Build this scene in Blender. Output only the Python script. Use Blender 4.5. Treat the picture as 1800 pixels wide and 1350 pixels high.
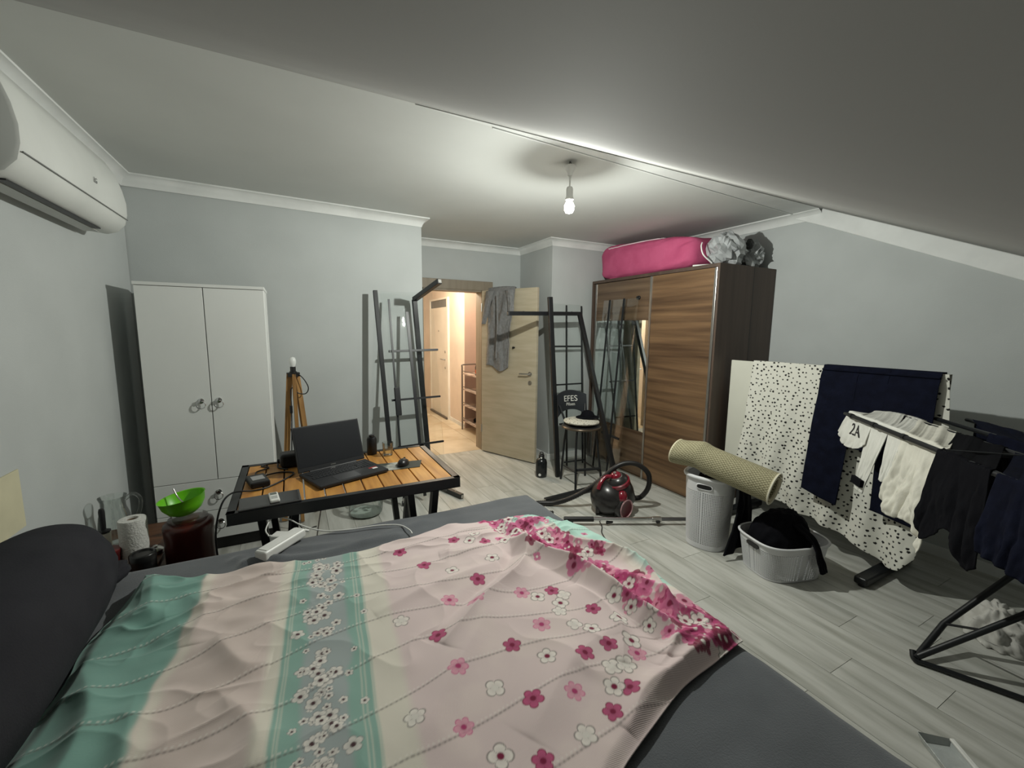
import bpy, bmesh, math, random
import numpy as np
from mathutils import Vector, Matrix

for o in list(bpy.data.objects):
    bpy.data.objects.remove(o)
scn = bpy.context.scene
COL = scn.collection
random.seed(7)
RNG = np.random.default_rng(11)

# ------------------------------------------------------------------ camera
YAW, PITCH, ROLL = math.radians(27.566), math.radians(7.403), math.radians(0.582)
CAM_Z = 1.54
cam_d = bpy.data.cameras.new('camera')
cam = bpy.data.objects.new('camera', cam_d)
COL.objects.link(cam)
fw = Vector((math.sin(YAW) * math.cos(PITCH), math.cos(YAW) * math.cos(PITCH), -math.sin(PITCH)))
rt0 = Vector((math.cos(YAW), -math.sin(YAW), 0))
up0 = rt0.cross(fw)
rt = rt0 * math.cos(ROLL) + up0 * math.sin(ROLL)
up = -rt0 * math.sin(ROLL) + up0 * math.cos(ROLL)
M = Matrix((rt, up, -fw)).transposed().to_4x4()
M.translation = Vector((0, 0, CAM_Z))
cam.matrix_world = M
cam_d.sensor_fit = 'HORIZONTAL'
cam_d.sensor_width = 36.0
cam_d.lens = 739.97 / 1800 * 36.0
cam_d.clip_start = 0.02
scn.camera = cam

# ------------------------------------------------------------------ world and view
w = bpy.data.worlds.new('night')
w.use_nodes = True
w.node_tree.nodes['Background'].inputs[0].default_value = (0.35, 0.4, 0.5, 1)
w.node_tree.nodes['Background'].inputs[1].default_value = 0.01
scn.world = w
scn.view_settings.view_transform = 'Standard'
scn.view_settings.look = 'None'
scn.view_settings.gamma = 1.0
scn.view_settings.use_curve_mapping = False
scn.view_settings.exposure = 0.0

BULB = (1.55, 2.215, 2.285)       # the ceiling bulb
BULB_W = 116.0
HALL_W = 78.0


def point_light(name, loc, watts, color, radius):
    d = bpy.data.lights.new(name, 'POINT')
    d.energy = watts
    d.color = color
    d.shadow_soft_size = radius
    o = bpy.data.objects.new(name, d)
    o.location = loc
    COL.objects.link(o)
    return o


# ------------------------------------------------------------------ materials
def lin(c):
    c = c / 255.0
    return c / 12.92 if c <= 0.04045 else ((c + 0.055) / 1.055) ** 2.4


def rgb(r, g, b):
    return (lin(r), lin(g), lin(b), 1.0)


MATS = {}


def mat(name, col, rough=0.6, metal=0.0, col2=None, scale=8.0, stretch=(1, 1, 1), detail=4.0,
        bump=0.0, bump_scale=None, spec=None, emit=None, emit_s=0.0, coat=0.0, rand=0.0, contrast=(0.35, 0.65)):
    if name in MATS:
        return MATS[name]
    m = bpy.data.materials.new(name)
    m.use_nodes = True
    nt = m.node_tree
    b = nt.nodes['Principled BSDF']
    b.inputs['Roughness'].default_value = rough
    b.inputs['Metallic'].default_value = metal
    b.inputs['Base Color'].default_value = col
    if spec is not None:
        b.inputs['Specular IOR Level'].default_value = spec
    if coat:
        b.inputs['Coat Weight'].default_value = coat
        b.inputs['Coat Roughness'].default_value = 0.08
    if emit:
        b.inputs['Emission Color'].default_value = emit
        b.inputs['Emission Strength'].default_value = emit_s
    tc = nt.nodes.new('ShaderNodeTexCoord')
    mp = nt.nodes.new('ShaderNodeMapping')
    mp.inputs['Scale'].default_value = stretch
    nt.links.new(tc.outputs['Object'], mp.inputs['Vector'])
    vec = mp.outputs['Vector']
    if rand:
        oi = nt.nodes.new('ShaderNodeObjectInfo')
        mu = nt.nodes.new('ShaderNodeMath'); mu.operation = 'MULTIPLY'; mu.inputs[1].default_value = 37.0
        nt.links.new(oi.outputs['Random'], mu.inputs[0])
        ad = nt.nodes.new('ShaderNodeVectorMath'); ad.operation = 'ADD'
        nt.links.new(vec, ad.inputs[0]); nt.links.new(mu.outputs[0], ad.inputs[1])
        vec = ad.outputs[0]
    if col2 is None:
        col2 = tuple(c * 0.9 for c in col[:3]) + (1,)
    nz = nt.nodes.new('ShaderNodeTexNoise')
    nz.inputs['Scale'].default_value = scale
    nz.inputs['Detail'].default_value = detail
    nt.links.new(vec, nz.inputs['Vector'])
    rp = nt.nodes.new('ShaderNodeValToRGB')
    rp.color_ramp.elements[0].position = contrast[0]
    rp.color_ramp.elements[1].position = contrast[1]
    rp.color_ramp.elements[0].color = col2
    rp.color_ramp.elements[1].color = col
    nt.links.new(nz.outputs['Fac'], rp.inputs['Fac'])
    out = rp.outputs['Color']
    if rand:
        hs = nt.nodes.new('ShaderNodeHueSaturation')
        mr = nt.nodes.new('ShaderNodeMapRange')
        mr.inputs['To Min'].default_value = 1 - rand
        mr.inputs['To Max'].default_value = 1 + rand
        nt.links.new(oi.outputs['Random'], mr.inputs['Value'])
        nt.links.new(mr.outputs['Result'], hs.inputs['Value'])
        nt.links.new(out, hs.inputs['Color'])
        out = hs.outputs['Color']
    nt.links.new(out, b.inputs['Base Color'])
    if bump:
        bz = nt.nodes.new('ShaderNodeTexNoise')
        bz.inputs['Scale'].default_value = bump_scale or scale * 6
        bz.inputs['Detail'].default_value = 3
        nt.links.new(vec, bz.inputs['Vector'])
        bn = nt.nodes.new('ShaderNodeBump')
        bn.inputs['Strength'].default_value = bump
        bn.inputs['Distance'].default_value = 0.01
        nt.links.new(bz.outputs['Fac'], bn.inputs['Height'])
        nt.links.new(bn.outputs['Normal'], b.inputs['Normal'])
    MATS[name] = m
    return m


def thin_glass(name, tint, refl=0.08, rough=0.02):
    if name in MATS:
        return MATS[name]
    m = bpy.data.materials.new(name)
    m.use_nodes = True
    nt = m.node_tree
    nt.nodes.remove(nt.nodes['Principled BSDF'])
    out = nt.nodes['Material Output']
    tr = nt.nodes.new('ShaderNodeBsdfTransparent')
    gl = nt.nodes.new('ShaderNodeBsdfGlossy')
    gl.inputs['Roughness'].default_value = rough
    nz = nt.nodes.new('ShaderNodeTexNoise')
    nz.inputs['Scale'].default_value = 3
    rp = nt.nodes.new('ShaderNodeValToRGB')
    rp.color_ramp.elements[0].color = tint
    rp.color_ramp.elements[1].color = tuple(min(1, c * 1.03) for c in tint[:3]) + (1,)
    nt.links.new(nz.outputs['Fac'], rp.inputs['Fac'])
    nt.links.new(rp.outputs['Color'], tr.inputs['Color'])
    fr = nt.nodes.new('ShaderNodeLayerWeight')
    fr.inputs['Blend'].default_value = 0.25
    mr = nt.nodes.new('ShaderNodeMapRange')
    mr.inputs['To Min'].default_value = refl * 0.5
    mr.inputs['To Max'].default_value = min(1, refl * 6)
    nt.links.new(fr.outputs['Fresnel'], mr.inputs['Value'])
    mx = nt.nodes.new('ShaderNodeMixShader')
    nt.links.new(mr.outputs['Result'], mx.inputs['Fac'])
    nt.links.new(tr.outputs[0], mx.inputs[1])
    nt.links.new(gl.outputs[0], mx.inputs[2])
    nt.links.new(mx.outputs[0], out.inputs['Surface'])
    MATS[name] = m
    return m


def print_mat(name, rough=0.9, wave=None, bump=0.25, scale=300.0, sheen=0.0):
    """fabric whose printed pattern is held in the colour attribute 'print'"""
    m = bpy.data.materials.new(name)
    m.use_nodes = True
    nt = m.node_tree
    b = nt.nodes['Principled BSDF']
    b.inputs['Roughness'].default_value = rough
    b.inputs['Specular IOR Level'].default_value = 0.15
    if sheen:
        b.inputs['Sheen Weight'].default_value = sheen
    a = nt.nodes.new('ShaderNodeAttribute')
    a.attribute_name = 'print'
    nt.links.new(a.outputs['Color'], b.inputs['Base Color'])
    tc = nt.nodes.new('ShaderNodeTexCoord')
    if wave:
        wv = nt.nodes.new('ShaderNodeTexWave')
        wv.bands_direction = 'Y'
        wv.inputs['Scale'].default_value = wave
        wv.inputs['Distortion'].default_value = 0.6
        wv.inputs['Detail'].default_value = 2
        nt.links.new(tc.outputs['Object'], wv.inputs['Vector'])
        h = wv.outputs['Fac']
    else:
        nz = nt.nodes.new('ShaderNodeTexNoise')
        nz.inputs['Scale'].default_value = scale
        nt.links.new(tc.outputs['Object'], nz.inputs['Vector'])
        h = nz.outputs['Fac']
    bn = nt.nodes.new('ShaderNodeBump')
    bn.inputs['Strength'].default_value = bump
    bn.inputs['Distance'].default_value = 0.004
    nt.links.new(h, bn.inputs['Height'])
    nt.links.new(bn.outputs['Normal'], b.inputs['Normal'])
    MATS[name] = m
    return m


M_WALL = mat('grey_wall_paint', rgb(184, 188, 187), 0.85, col2=rgb(179, 183, 182), scale=3, bump=0.06, bump_scale=180)
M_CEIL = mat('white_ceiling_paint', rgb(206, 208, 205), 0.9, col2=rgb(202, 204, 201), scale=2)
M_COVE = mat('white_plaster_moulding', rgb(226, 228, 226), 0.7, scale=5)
M_SLOPE = mat('shade_toned_slope_paint', rgb(152, 152, 149), 0.9, col2=rgb(147, 147, 144), scale=2)  # same paint as the walls, darkened to put the slope's shade into the colour
M_PLANK = mat('pale_laminate', rgb(194, 194, 188), 0.42, col2=rgb(158, 158, 150), scale=3.0, stretch=(6, 0.7, 1), detail=8, bump=0.04, bump_scale=40, rand=0.04, contrast=(0.3, 0.62))
M_SUB = mat('dark_joint', rgb(110, 108, 100), 0.9)
M_TILE = mat('cream_marble_tile', rgb(222, 208, 184), 0.22, col2=rgb(196, 178, 150), scale=2.2, detail=7, rand=0.04)
M_HALL = mat('hall_wall_paint', rgb(228, 214, 200), 0.85, scale=3)
M_HALLP = mat('hall_pink_beige_paint', rgb(196, 172, 160), 0.8, scale=3)
M_OAK = mat('pale_oak_laminate', rgb(190, 180, 158), 0.5, col2=rgb(176, 165, 141), scale=2.0, stretch=(1.2, 1.2, 9), detail=6, bump=0.03)
M_FRAME = mat('door_frame_laminate', rgb(142, 131, 114), 0.5, col2=rgb(130, 119, 102), scale=2.0, stretch=(9, 9, 1.2), detail=6)
M_STEEL = mat('brushed_steel', rgb(190, 188, 184), 0.28, 1.0)
M_CHROME = mat('chrome', rgb(215, 215, 215), 0.12, 1.0)
M_BLACK = mat('black_metal', rgb(22, 24, 27), 0.42, 0.0, scale=20)
M_BLACKP = mat('black_plastic', rgb(20, 20, 22), 0.45, scale=20)
M_WHITEP = mat('white_plastic', rgb(228, 228, 224), 0.4, scale=10)
M_WLAM = mat('white_melamine', rgb(228, 230, 227), 0.45, col2=rgb(224, 226, 223), scale=2)
M_SHEET = mat('charcoal_bed_sheet', rgb(94, 97, 101), 0.95, col2=rgb(86, 89, 93), scale=5, bump=0.25, bump_scale=260, spec=0.1)
M_SHEET.node_tree.nodes['Principled BSDF'].inputs['Sheen Weight'].default_value = 0.35
M_PILLOW = mat('dark_pillow_cotton', rgb(50, 50, 54), 0.95, col2=rgb(44, 44, 48), scale=6, bump=0.12, bump_scale=200, spec=0.1)
M_GLASS = thin_glass('clear_sheet_glass', (0.97, 0.988, 0.983, 1), 0.05)
M_WARE = thin_glass('clear_glassware', (0.95, 0.97, 0.96, 1), 0.14)
M_MIRROR = mat('mirror_silver', rgb(232, 238, 236), 0.015, 1.0, col2=rgb(230, 236, 234))
M_NAVY = mat('navy_cotton', rgb(20, 23, 38), 0.95, col2=rgb(16, 18, 30), scale=20, bump=0.15, bump_scale=220, spec=0.08)
M_DARKC = mat('black_cotton', rgb(19, 19, 23), 0.95, scale=20, bump=0.15, bump_scale=220, spec=0.08)
M_WHITEC = mat('white_cotton', rgb(222, 221, 214), 0.95, col2=rgb(214, 213, 206), scale=14, bump=0.15, bump_scale=220, spec=0.1)
M_TOWEL = mat('grey_terry', rgb(138, 138, 138), 1.0, col2=rgb(126, 126, 126), scale=40, bump=0.5, bump_scale=260, spec=0.05)


# ------------------------------------------------------------------ mesh helpers
ORIGIN = {}


def link_mesh(name, me, m, parent=None, smooth=False, bevel=0.0, solid=0.0, seg=2, sharp=None):
    if m is not None:
        me.materials.append(m)
    o = bpy.data.objects.new(name, me)
    COL.objects.link(o)
    if smooth:
        me.polygons.foreach_set('use_smooth', [True] * len(me.polygons))
        if sharp:
            me.set_sharp_from_angle(angle=math.radians(sharp))
    if parent is not None:
        o.parent = parent
    if solid:
        md = o.modifiers.new('solid', 'SOLIDIFY')
        md.thickness = solid
        md.offset = 0
    if bevel:
        md = o.modifiers.new('bevel', 'BEVEL')
        md.width = bevel
        md.segments = seg
        md.limit_method = 'ANGLE'
        md.angle_limit = math.radians(40)
    return o


def thing(name, label, cat, loc=(0, 0, 0), rot=(0, 0, 0), group=None, world=True):
    """an Empty at the thing's base; with world=True its parts are given in world coordinates"""
    o = bpy.data.objects.new(name, None)
    o.empty_display_size = 0.05
    o.location = loc
    o.rotation_euler = rot
    COL.objects.link(o)
    o['label'] = label
    o['category'] = cat
    if group:
        o['group'] = group
    if world:
        ORIGIN[o.name] = Vector(loc)
    return o


def tag(o, label, cat, group=None):
    o['label'] = label
    o['category'] = cat
    if group:
        o['group'] = group
    return o


def struct(o):
    o['kind'] = 'structure'
    return o


def org(parent):
    while parent is not None:
        if parent.name in ORIGIN:
            return ORIGIN[parent.name]
        parent = parent.parent
    return Vector((0, 0, 0))


class MB:
    def __init__(s):
        s.v = []
        s.f = []

    def add(s, vs, fs):
        b = len(s.v)
        s.v += [Vector(p) for p in vs]
        s.f += [tuple(b + i for i in f) for f in fs]
        return s

    def box(s, c, size, rot=None):
        hx, hy, hz = [d / 2 for d in size]
        vs = [Vector((x, y, z)) for x in (-hx, hx) for y in (-hy, hy) for z in (-hz, hz)]
        if rot is not None:
            vs = [rot @ p for p in vs]
        vs = [p + Vector(c) for p in vs]
        return s.add(vs, [(0, 1, 3, 2), (4, 6, 7, 5), (0, 4, 5, 1), (2, 3, 7, 6), (0, 2, 6, 4), (1, 5, 7, 3)])

    def box2(s, a, b):
        return s.box([(a[i] + b[i]) / 2 for i in range(3)], [abs(b[i] - a[i]) for i in range(3)])

    def bar(s, p0, p1, w, h, upv=(0, 0, 1)):
        p0, p1 = Vector(p0), Vector(p1)
        d = (p1 - p0)
        L = d.length
        d.normalize()
        u = Vector(upv)
        x = d.cross(u)
        if x.length < 1e-4:
            x = d.cross(Vector((0, 1, 0)))
        x.normalize()
        z = x.cross(d)
        R = Matrix((x, d, z)).transposed()
        return s.box((p0 + p1) / 2, (w, L, h), R)

    def cyl(s, p0, p1, r0, r1=None, n=16, caps=True):
        r1 = r0 if r1 is None else r1
        p0, p1 = Vector(p0), Vector(p1)
        d = (p1 - p0).normalized()
        x = d.orthogonal().normalized()
        y = d.cross(x)
        vs = []
        for p, r in ((p0, r0), (p1, r1)):
            for i in range(n):
                a = 2 * math.pi * i / n
                vs.append(p + x * math.cos(a) * r + y * math.sin(a) * r)
        fs = [(i, (i + 1) % n, n + (i + 1) % n, n + i) for i in range(n)]
        if caps:
            fs += [tuple(range(n - 1, -1, -1)), tuple(range(n, 2 * n))]
        return s.add(vs, fs)

    def tube(s, pts, r, n=8, closed=False, caps=True):
        pts = [Vector(p) for p in pts]
        k = len(pts)
        rs = r if isinstance(r, (list, tuple)) else [r] * k
        t = []
        for i in range(k):
            if closed:
                d = pts[(i + 1) % k] - pts[i - 1]
            else:
                d = pts[min(i + 1, k - 1)] - pts[max(i - 1, 0)]
            t.append(d.normalized())
        x = t[0].orthogonal().normalized()
        vs = []
        for i in range(k):
            x = (x - t[i] * x.dot(t[i])).normalized()
            y = t[i].cross(x)
            for j in range(n):
                a = 2 * math.pi * j / n
                vs.append(pts[i] + (x * math.cos(a) + y * math.sin(a)) * rs[i])
        fs = []
        for i in range(k if closed else k - 1):
            a, b = i * n, ((i + 1) % k) * n
            fs += [(a + j, a + (j + 1) % n, b + (j + 1) % n, b + j) for j in range(n)]
        if caps and not closed:
            fs += [tuple(range(n - 1, -1, -1)), tuple(range((k - 1) * n, k * n))]
        return s.add(vs, fs)

    def lathe(s, prof, c=(0, 0, 0), n=24, axis=None, cap=False):
        """prof: (radius, height) pairs along axis"""
        ax = Vector(axis or (0, 0, 1)).normalized()
        x = ax.orthogonal().normalized()
        y = ax.cross(x)
        c = Vector(c)
        vs = []
        for r, z in prof:
            for i in range(n):
                a = 2 * math.pi * i / n
                vs.append(c + ax * z + (x * math.cos(a) + y * math.sin(a)) * r)
        fs = []
        for k in range(len(prof) - 1):
            a, b = k * n, (k + 1) * n
            fs += [(a + i, a + (i + 1) % n, b + (i + 1) % n, b + i) for i in range(n)]
        if cap:
            fs += [tuple(range(n - 1, -1, -1)), tuple(range((len(prof) - 1) * n, len(prof) * n))]
        return s.add(vs, fs)

    def prism(s, poly, z0, z1):
        n = len(poly)
        vs = [(p[0], p[1], z0) for p in poly] + [(p[0], p[1], z1) for p in poly]
        fs = [tuple(range(n - 1, -1, -1)), tuple(range(n, 2 * n))]
        fs += [(i, (i + 1) % n, n + (i + 1) % n, n + i) for i in range(n)]
        return s.add(vs, fs)

    def extrude(s, poly3, d):
        n = len(poly3)
        d = Vector(d)
        vs = [Vector(p) for p in poly3] + [Vector(p) + d for p in poly3]
        fs = [tuple(range(n - 1, -1, -1)), tuple(range(n, 2 * n))]
        fs += [(i, (i + 1) % n, n + (i + 1) % n, n + i) for i in range(n)]
        return s.add(vs, fs)

    def ball(s, c, r, n=16, m=10):
        rx, ry, rz = r if isinstance(r, (tuple, list)) else (r, r, r)
        c = Vector(c)
        vs, fs = [], []
        for i in range(m + 1):
            p = math.pi * i / m
            for j in range(n):
                a = 2 * math.pi * j / n
                vs.append(c + Vector((rx * math.sin(p) * math.cos(a), ry * math.sin(p) * math.sin(a), rz * math.cos(p))))
        for i in range(m):
            for j in range(n):
                fs.append((i * n + j, (i + 1) * n + j, (i + 1) * n + (j + 1) % n, i * n + (j + 1) % n))
        return s.add(vs, fs)

    def build(s, name, m, parent=None, smooth=False, bevel=0.0, solid=0.0, sharp=None, seg=2):
        off = org(parent)
        me = bpy.data.meshes.new(name)
        me.from_pydata([p - off for p in s.v], [], s.f)
        bm = bmesh.new()
        bm.from_mesh(me)
        bmesh.ops.remove_doubles(bm, verts=bm.verts, dist=1e-5)
        bmesh.ops.recalc_face_normals(bm, faces=bm.faces)
        bm.to_mesh(me)
        bm.free()
        return link_mesh(name, me, m, parent, smooth, bevel, solid, seg, sharp if sharp else (50 if smooth else None))


def grid_obj(name, P, m, parent=None, colors=None, solid=0.0, close_u=False):
    """P: (nu, nv, 3) array of points"""
    nu, nv = P.shape[:2]
    off = np.array(org(parent))
    me = bpy.data.meshes.new(name)
    idx = np.arange(nu * nv).reshape(nu, nv)
    if close_u:
        idx = np.concatenate([idx, idx[:1]], 0)
    q = np.stack([idx[:-1, :-1], idx[1:, :-1], idx[1:, 1:], idx[:-1, 1:]], -1).reshape(-1, 4)
    me.vertices.add(nu * nv)
    me.vertices.foreach_set('co', (P.reshape(-1, 3) - off).astype(np.float32).ravel())
    me.loops.add(q.size)
    me.loops.foreach_set('vertex_index', q.astype(np.int32).ravel())
    me.polygons.add(len(q))
    me.polygons.foreach_set('loop_start', (np.arange(len(q)) * 4).astype(np.int32))
    me.polygons.foreach_set('loop_total', np.full(len(q), 4, np.int32))
    me.update()
    me.validate()
    if colors is not None:
        ca = me.color_attributes.new('print', 'FLOAT_COLOR', 'POINT')
        c = np.ones((nu * nv, 4), np.float32)
        c[:, :3] = colors.reshape(-1, 3)
        ca.data.foreach_set('color', c.ravel())
    me.polygons.foreach_set('use_smooth', np.ones(len(me.polygons), bool))
    return link_mesh(name, me, m, parent, False, 0, solid)


def vnoise(x, y, scale, seed=0, octaves=3):
    """smooth value noise on numpy arrays, roughly -1..1"""
    out = np.zeros_like(x)
    amp, tot = 1.0, 0.0
    for k in range(octaves):
        r = np.random.default_rng(seed + k * 17)
        T = r.uniform(-1, 1, (64, 64))
        X, Y = x * scale * 2 ** k + 13.7 * k, y * scale * 2 ** k + 7.3 * k
        xi, yi = np.floor(X).astype(int), np.floor(Y).astype(int)
        fx, fy = X - xi, Y - yi
        fx, fy = fx * fx * (3 - 2 * fx), fy * fy * (3 - 2 * fy)
        g = lambda a, b: T[a % 64, b % 64]
        n = (g(xi, yi) * (1 - fx) + g(xi + 1, yi) * fx) * (1 - fy) + (g(xi, yi + 1) * (1 - fx) + g(xi + 1, yi + 1) * fx) * fy
        out += n * amp
        tot += amp
        amp *= 0.5
    return out / tot


def poly_dist(x, y, pts):
    """distance from points to a polyline and the arc fraction of the nearest spot"""
    best = np.full(x.shape, 1e9)
    frac = np.zeros(x.shape)
    L = [math.dist(pts[i], pts[i + 1]) for i in range(len(pts) - 1)]
    tot, acc = sum(L), 0
    for i in range(len(pts) - 1):
        ax, ay = pts[i]
        bx, by = pts[i + 1]
        dx, dy = bx - ax, by - ay
        t = np.clip(((x - ax) * dx + (y - ay) * dy) / (L[i] ** 2), 0, 1)
        d = np.hypot(x - ax - t * dx, y - ay - t * dy)
        k = d < best
        best = np.where(k, d, best)
        frac = np.where(k, (acc + t * L[i]) / tot, frac)
        acc += L[i]
    return best, frac


def sm(a, b, x):
    t = np.clip((x - a) / (b - a), 0, 1)
    return t * t * (3 - 2 * t)


def interp(pts, s):
    pts = np.array(pts, float)
    k = np.linspace(0, 1, len(pts))
    return np.stack([np.interp(s, k, pts[:, i]) for i in range(pts.shape[1])], -1)


def curve_pts(pts, n=6):
    """Catmull-Rom through the points"""
    p = [Vector(q) for q in pts]
    p = [2 * p[0] - p[1]] + p + [2 * p[-1] - p[-2]]
    out = []
    for i in range(1, len(p) - 2):
        for k in range(n):
            t = k / n
            a, b, c, d = p[i - 1], p[i], p[i + 1], p[i + 2]
            out.append(0.5 * ((2 * b) + (c - a) * t + (2 * a - 5 * b + 4 * c - d) * t * t + (3 * b - a - 3 * c + d) * t ** 3))
    out.append(p[-2])
    return out


def text_mesh(body, size, depth=0.0006):
    cu = bpy.data.curves.new('lettering', 'FONT')
    cu.body = body
    cu.size = size
    cu.extrude = depth
    cu.align_x = 'CENTER'
    o = bpy.data.objects.new('lettering_tmp', cu)
    COL.objects.link(o)
    bpy.context.view_layer.update()
    me = bpy.data.meshes.new_from_object(o.evaluated_get(bpy.context.evaluated_depsgraph_get()))
    bpy.data.objects.remove(o)
    bpy.data.curves.remove(cu)
    return me


# ================================================================== the room
ZC = 2.55
YR = 2.03                      # where the flat ceiling turns into the slope
SL = 0.48
slope = lambda y: ZC - SL * (YR - y)
XL, XR = -0.97, 3.93
YB0, YB1 = 3.86, 4.00          # back wall, left and right end
XC = 1.12                      # outer corner of the back wall
YD = 4.86                      # door wall
XK, YK = 2.64, 4.11            # chimney-like block beside the wardrobe
YN = -0.9
DX0, DX1, DH = 1.345, 2.113, 2.006

fl = struct(MB().box2((XL - 0.1, YN - 0.1, -0.06), (XR + 0.1, YD + 0.0, -0.003)).build('floor', M_SUB))
# laminate planks, laid lengthwise away from the bed
pw, plen = 0.192, 1.29
meshes = {}
r = random.Random(3)
row = 0
x = XL
while x < XR:
    wdt = min(pw, XR - x)
    y = YN - r.uniform(0, plen)
    while y < YD:
        y0, y1 = max(y, YN), min(y + plen, YD)
        if y1 - y0 > 0.03:
            key = (round(wdt, 3), round(y1 - y0, 3))
            if key not in meshes:
                o = MB().box((0, 0, -0.003), (wdt - 0.0022, y1 - y0 - 0.0022, 0.006)).build('plank', M_PLANK, fl)
                meshes[key] = o.data
            else:
                o = bpy.data.objects.new('plank', meshes[key])
                COL.objects.link(o)
                o.parent = fl
            o.location = (x + wdt / 2, (y0 + y1) / 2, 0)
        y += plen
    x += pw

# side walls follow the slope
struct(MB().extrude([(XL, YN, 0), (XL, YB0, 0), (XL, YB0, ZC), (XL, YR, ZC), (XL, YN, slope(YN))], (-0.1, 0, 0)).build('wall_left', M_WALL))
struct(MB().extrude([(XR, YN, 0), (XR, YK, 0), (XR, YK, ZC), (XR, YR, ZC), (XR, YN, slope(YN))], (0.1, 0, 0)).build('wall_right', M_WALL))
struct(MB().box2((XL - 0.1, YN - 0.1, 0), (XR + 0.1, YN, slope(YN))).build('wall_rear', M_WALL))
struct(MB().prism([(XL - 0.1, YB0), (XC, YB1), (XC, YD + 0.12), (XC - 0.12, YD + 0.12), (XC - 0.12, YB1 + 0.1), (XL - 0.1, YB0 + 0.1)], 0, ZC).build('wall_back', M_WALL))
b = MB()
b.box2((XC, YD, 0), (DX0, YD + 0.12, ZC)).box2((DX1, YD, 0), (XK + 0.1, YD + 0.12, ZC)).box2((DX0, YD, DH), (DX1, YD + 0.12, ZC))
struct(b.build('wall_door', M_WALL))
struct(MB().prism([(XK, YD), (XK, YK), (XR + 0.1, YK), (XR + 0.1, YK + 0.12), (XK + 0.12, YK + 0.12), (XK + 0.12, YD)], 0, ZC).build('wall_column', M_WALL))
struct(MB().box2((XL - 0.1, YR, ZC), (XR + 0.1, YD + 0.12, ZC + 0.08)).build('ceiling', M_CEIL))
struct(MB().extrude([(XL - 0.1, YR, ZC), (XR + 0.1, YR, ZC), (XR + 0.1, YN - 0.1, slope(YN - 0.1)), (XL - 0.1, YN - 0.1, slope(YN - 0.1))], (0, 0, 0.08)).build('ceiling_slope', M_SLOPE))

# plaster cove along the flat ceiling
path = [(XL, YR), (XL, YB0), (XC, YB1), (XC, YD), (XK, YD), (XK, YK), (XR, YK), (XR, YR)]
prof = [(0.0, 0.078), (0.006, 0.078), (0.008, 0.066), (0.018, 0.045), (0.036, 0.022), (0.058, 0.012), (0.066, 0.010), (0.066, 0.0), (0, 0)]


def offs(i, d):
    def nrm(a, b):
        dx, dy = b[0] - a[0], b[1] - a[1]
        l = math.hypot(dx, dy)
        return (dy / l, -dx / l)
    n = []
    if i > 0:
        n.append(nrm(path[i - 1], path[i]))
    if i < len(path) - 1:
        n.append(nrm(path[i], path[i + 1]))
    if len(n) == 1:
        return (path[i][0] + n[0][0] * d, path[i][1] + n[0][1] * d)
    sx, sy = n[0][0] + n[1][0], n[0][1] + n[1][1]
    k = d * 2 / (sx * sx + sy * sy)
    return (path[i][0] + sx * k, path[i][1] + sy * k)


vs, fs = [], []
np_ = len(prof)
for i in range(len(path)):
    for d, h in prof:
        q = offs(i, d)
        vs.append((q[0], q[1], ZC - h))
for i in range(len(path) - 1):
    for k in range(np_):
        fs.append((i * np_ + k, i * np_ + (k + 1) % np_, (i + 1) * np_ + (k + 1) % np_, (i + 1) * np_ + k))
struct(MB().add(vs, fs).build('trim_1', M_COVE, smooth=True, sharp=35))
# white strip: wedge on the flat ceiling beside the slope, then a band down the right wall
wb = MB().prism([(0.55, YR), (XR, YR), (XR, YR + 0.215)], ZC - 0.005, ZC)
wb.bar((0.95, YR + 0.028, ZC - 0.006), (XR, YR + 0.213, ZC - 0.006), 0.010, 0.008)
struct(wb.build('trim_2', M_COVE))
wb = MB().extrude([(XR, YR + 0.2, ZC), (XR, YR, ZC), (XR, YN, slope(YN)), (XR, YN, slope(YN) - 0.14), (XR, YR, slope(YR) - 0.135), (XR, YR + 0.24, ZC - 0.03)], (-0.022, 0, 0))
struct(wb.build('trim_3', M_COVE, bevel=0.006))
# skirting
for k, (a, c) in enumerate([((XL, YN), (XL, YB0)), ((XL, YB0 - 0.0), (XC, YB1)), ((XC, YB1), (XC, YD)), ((XK, YD), (XK, YK)), ((XK, YK), (XR, YK)), ((XR, YK), (XR, YN))]):
    n = Vector((c[1] - a[1], -(c[0] - a[0]), 0)).normalized() * 0.006
    nm = ['baseboard_left', 'baseboard_back', 'baseboard_return', 'baseboard_column', 'baseboard_front', 'baseboard_right'][k]
    struct(MB().bar(Vector((a[0], a[1], 0.035)) + n, Vector((c[0], c[1], 0.035)) + n, 0.012, 0.07).build(nm, M_COVE))

# door frame of the bedroom doorway
df = MB()
df.box2((DX1 - 0.002, YD - 0.03, 0), (DX1 + 0.128, YD, DH + 0.11))
df.box2((DX0 - 0.09, YD - 0.03, 0), (DX0 + 0.002, YD, DH + 0.11))
df.box2((DX0, YD - 0.03, DH), (DX1, YD, DH + 0.11))
struct(df.build('trim_4', M_FRAME, bevel=0.004))
dj = MB()
dj.box2((DX1 - 0.02, YD - 0.02, 0), (DX1, YD + 0.16, DH)).box2((DX0, YD - 0.02, 0), (DX0 + 0.02, YD + 0.16, DH)).box2((DX0, YD - 0.02, DH - 0.02), (DX1, YD + 0.16, DH))
struct(dj.build('trim_5', M_FRAME))

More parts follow.
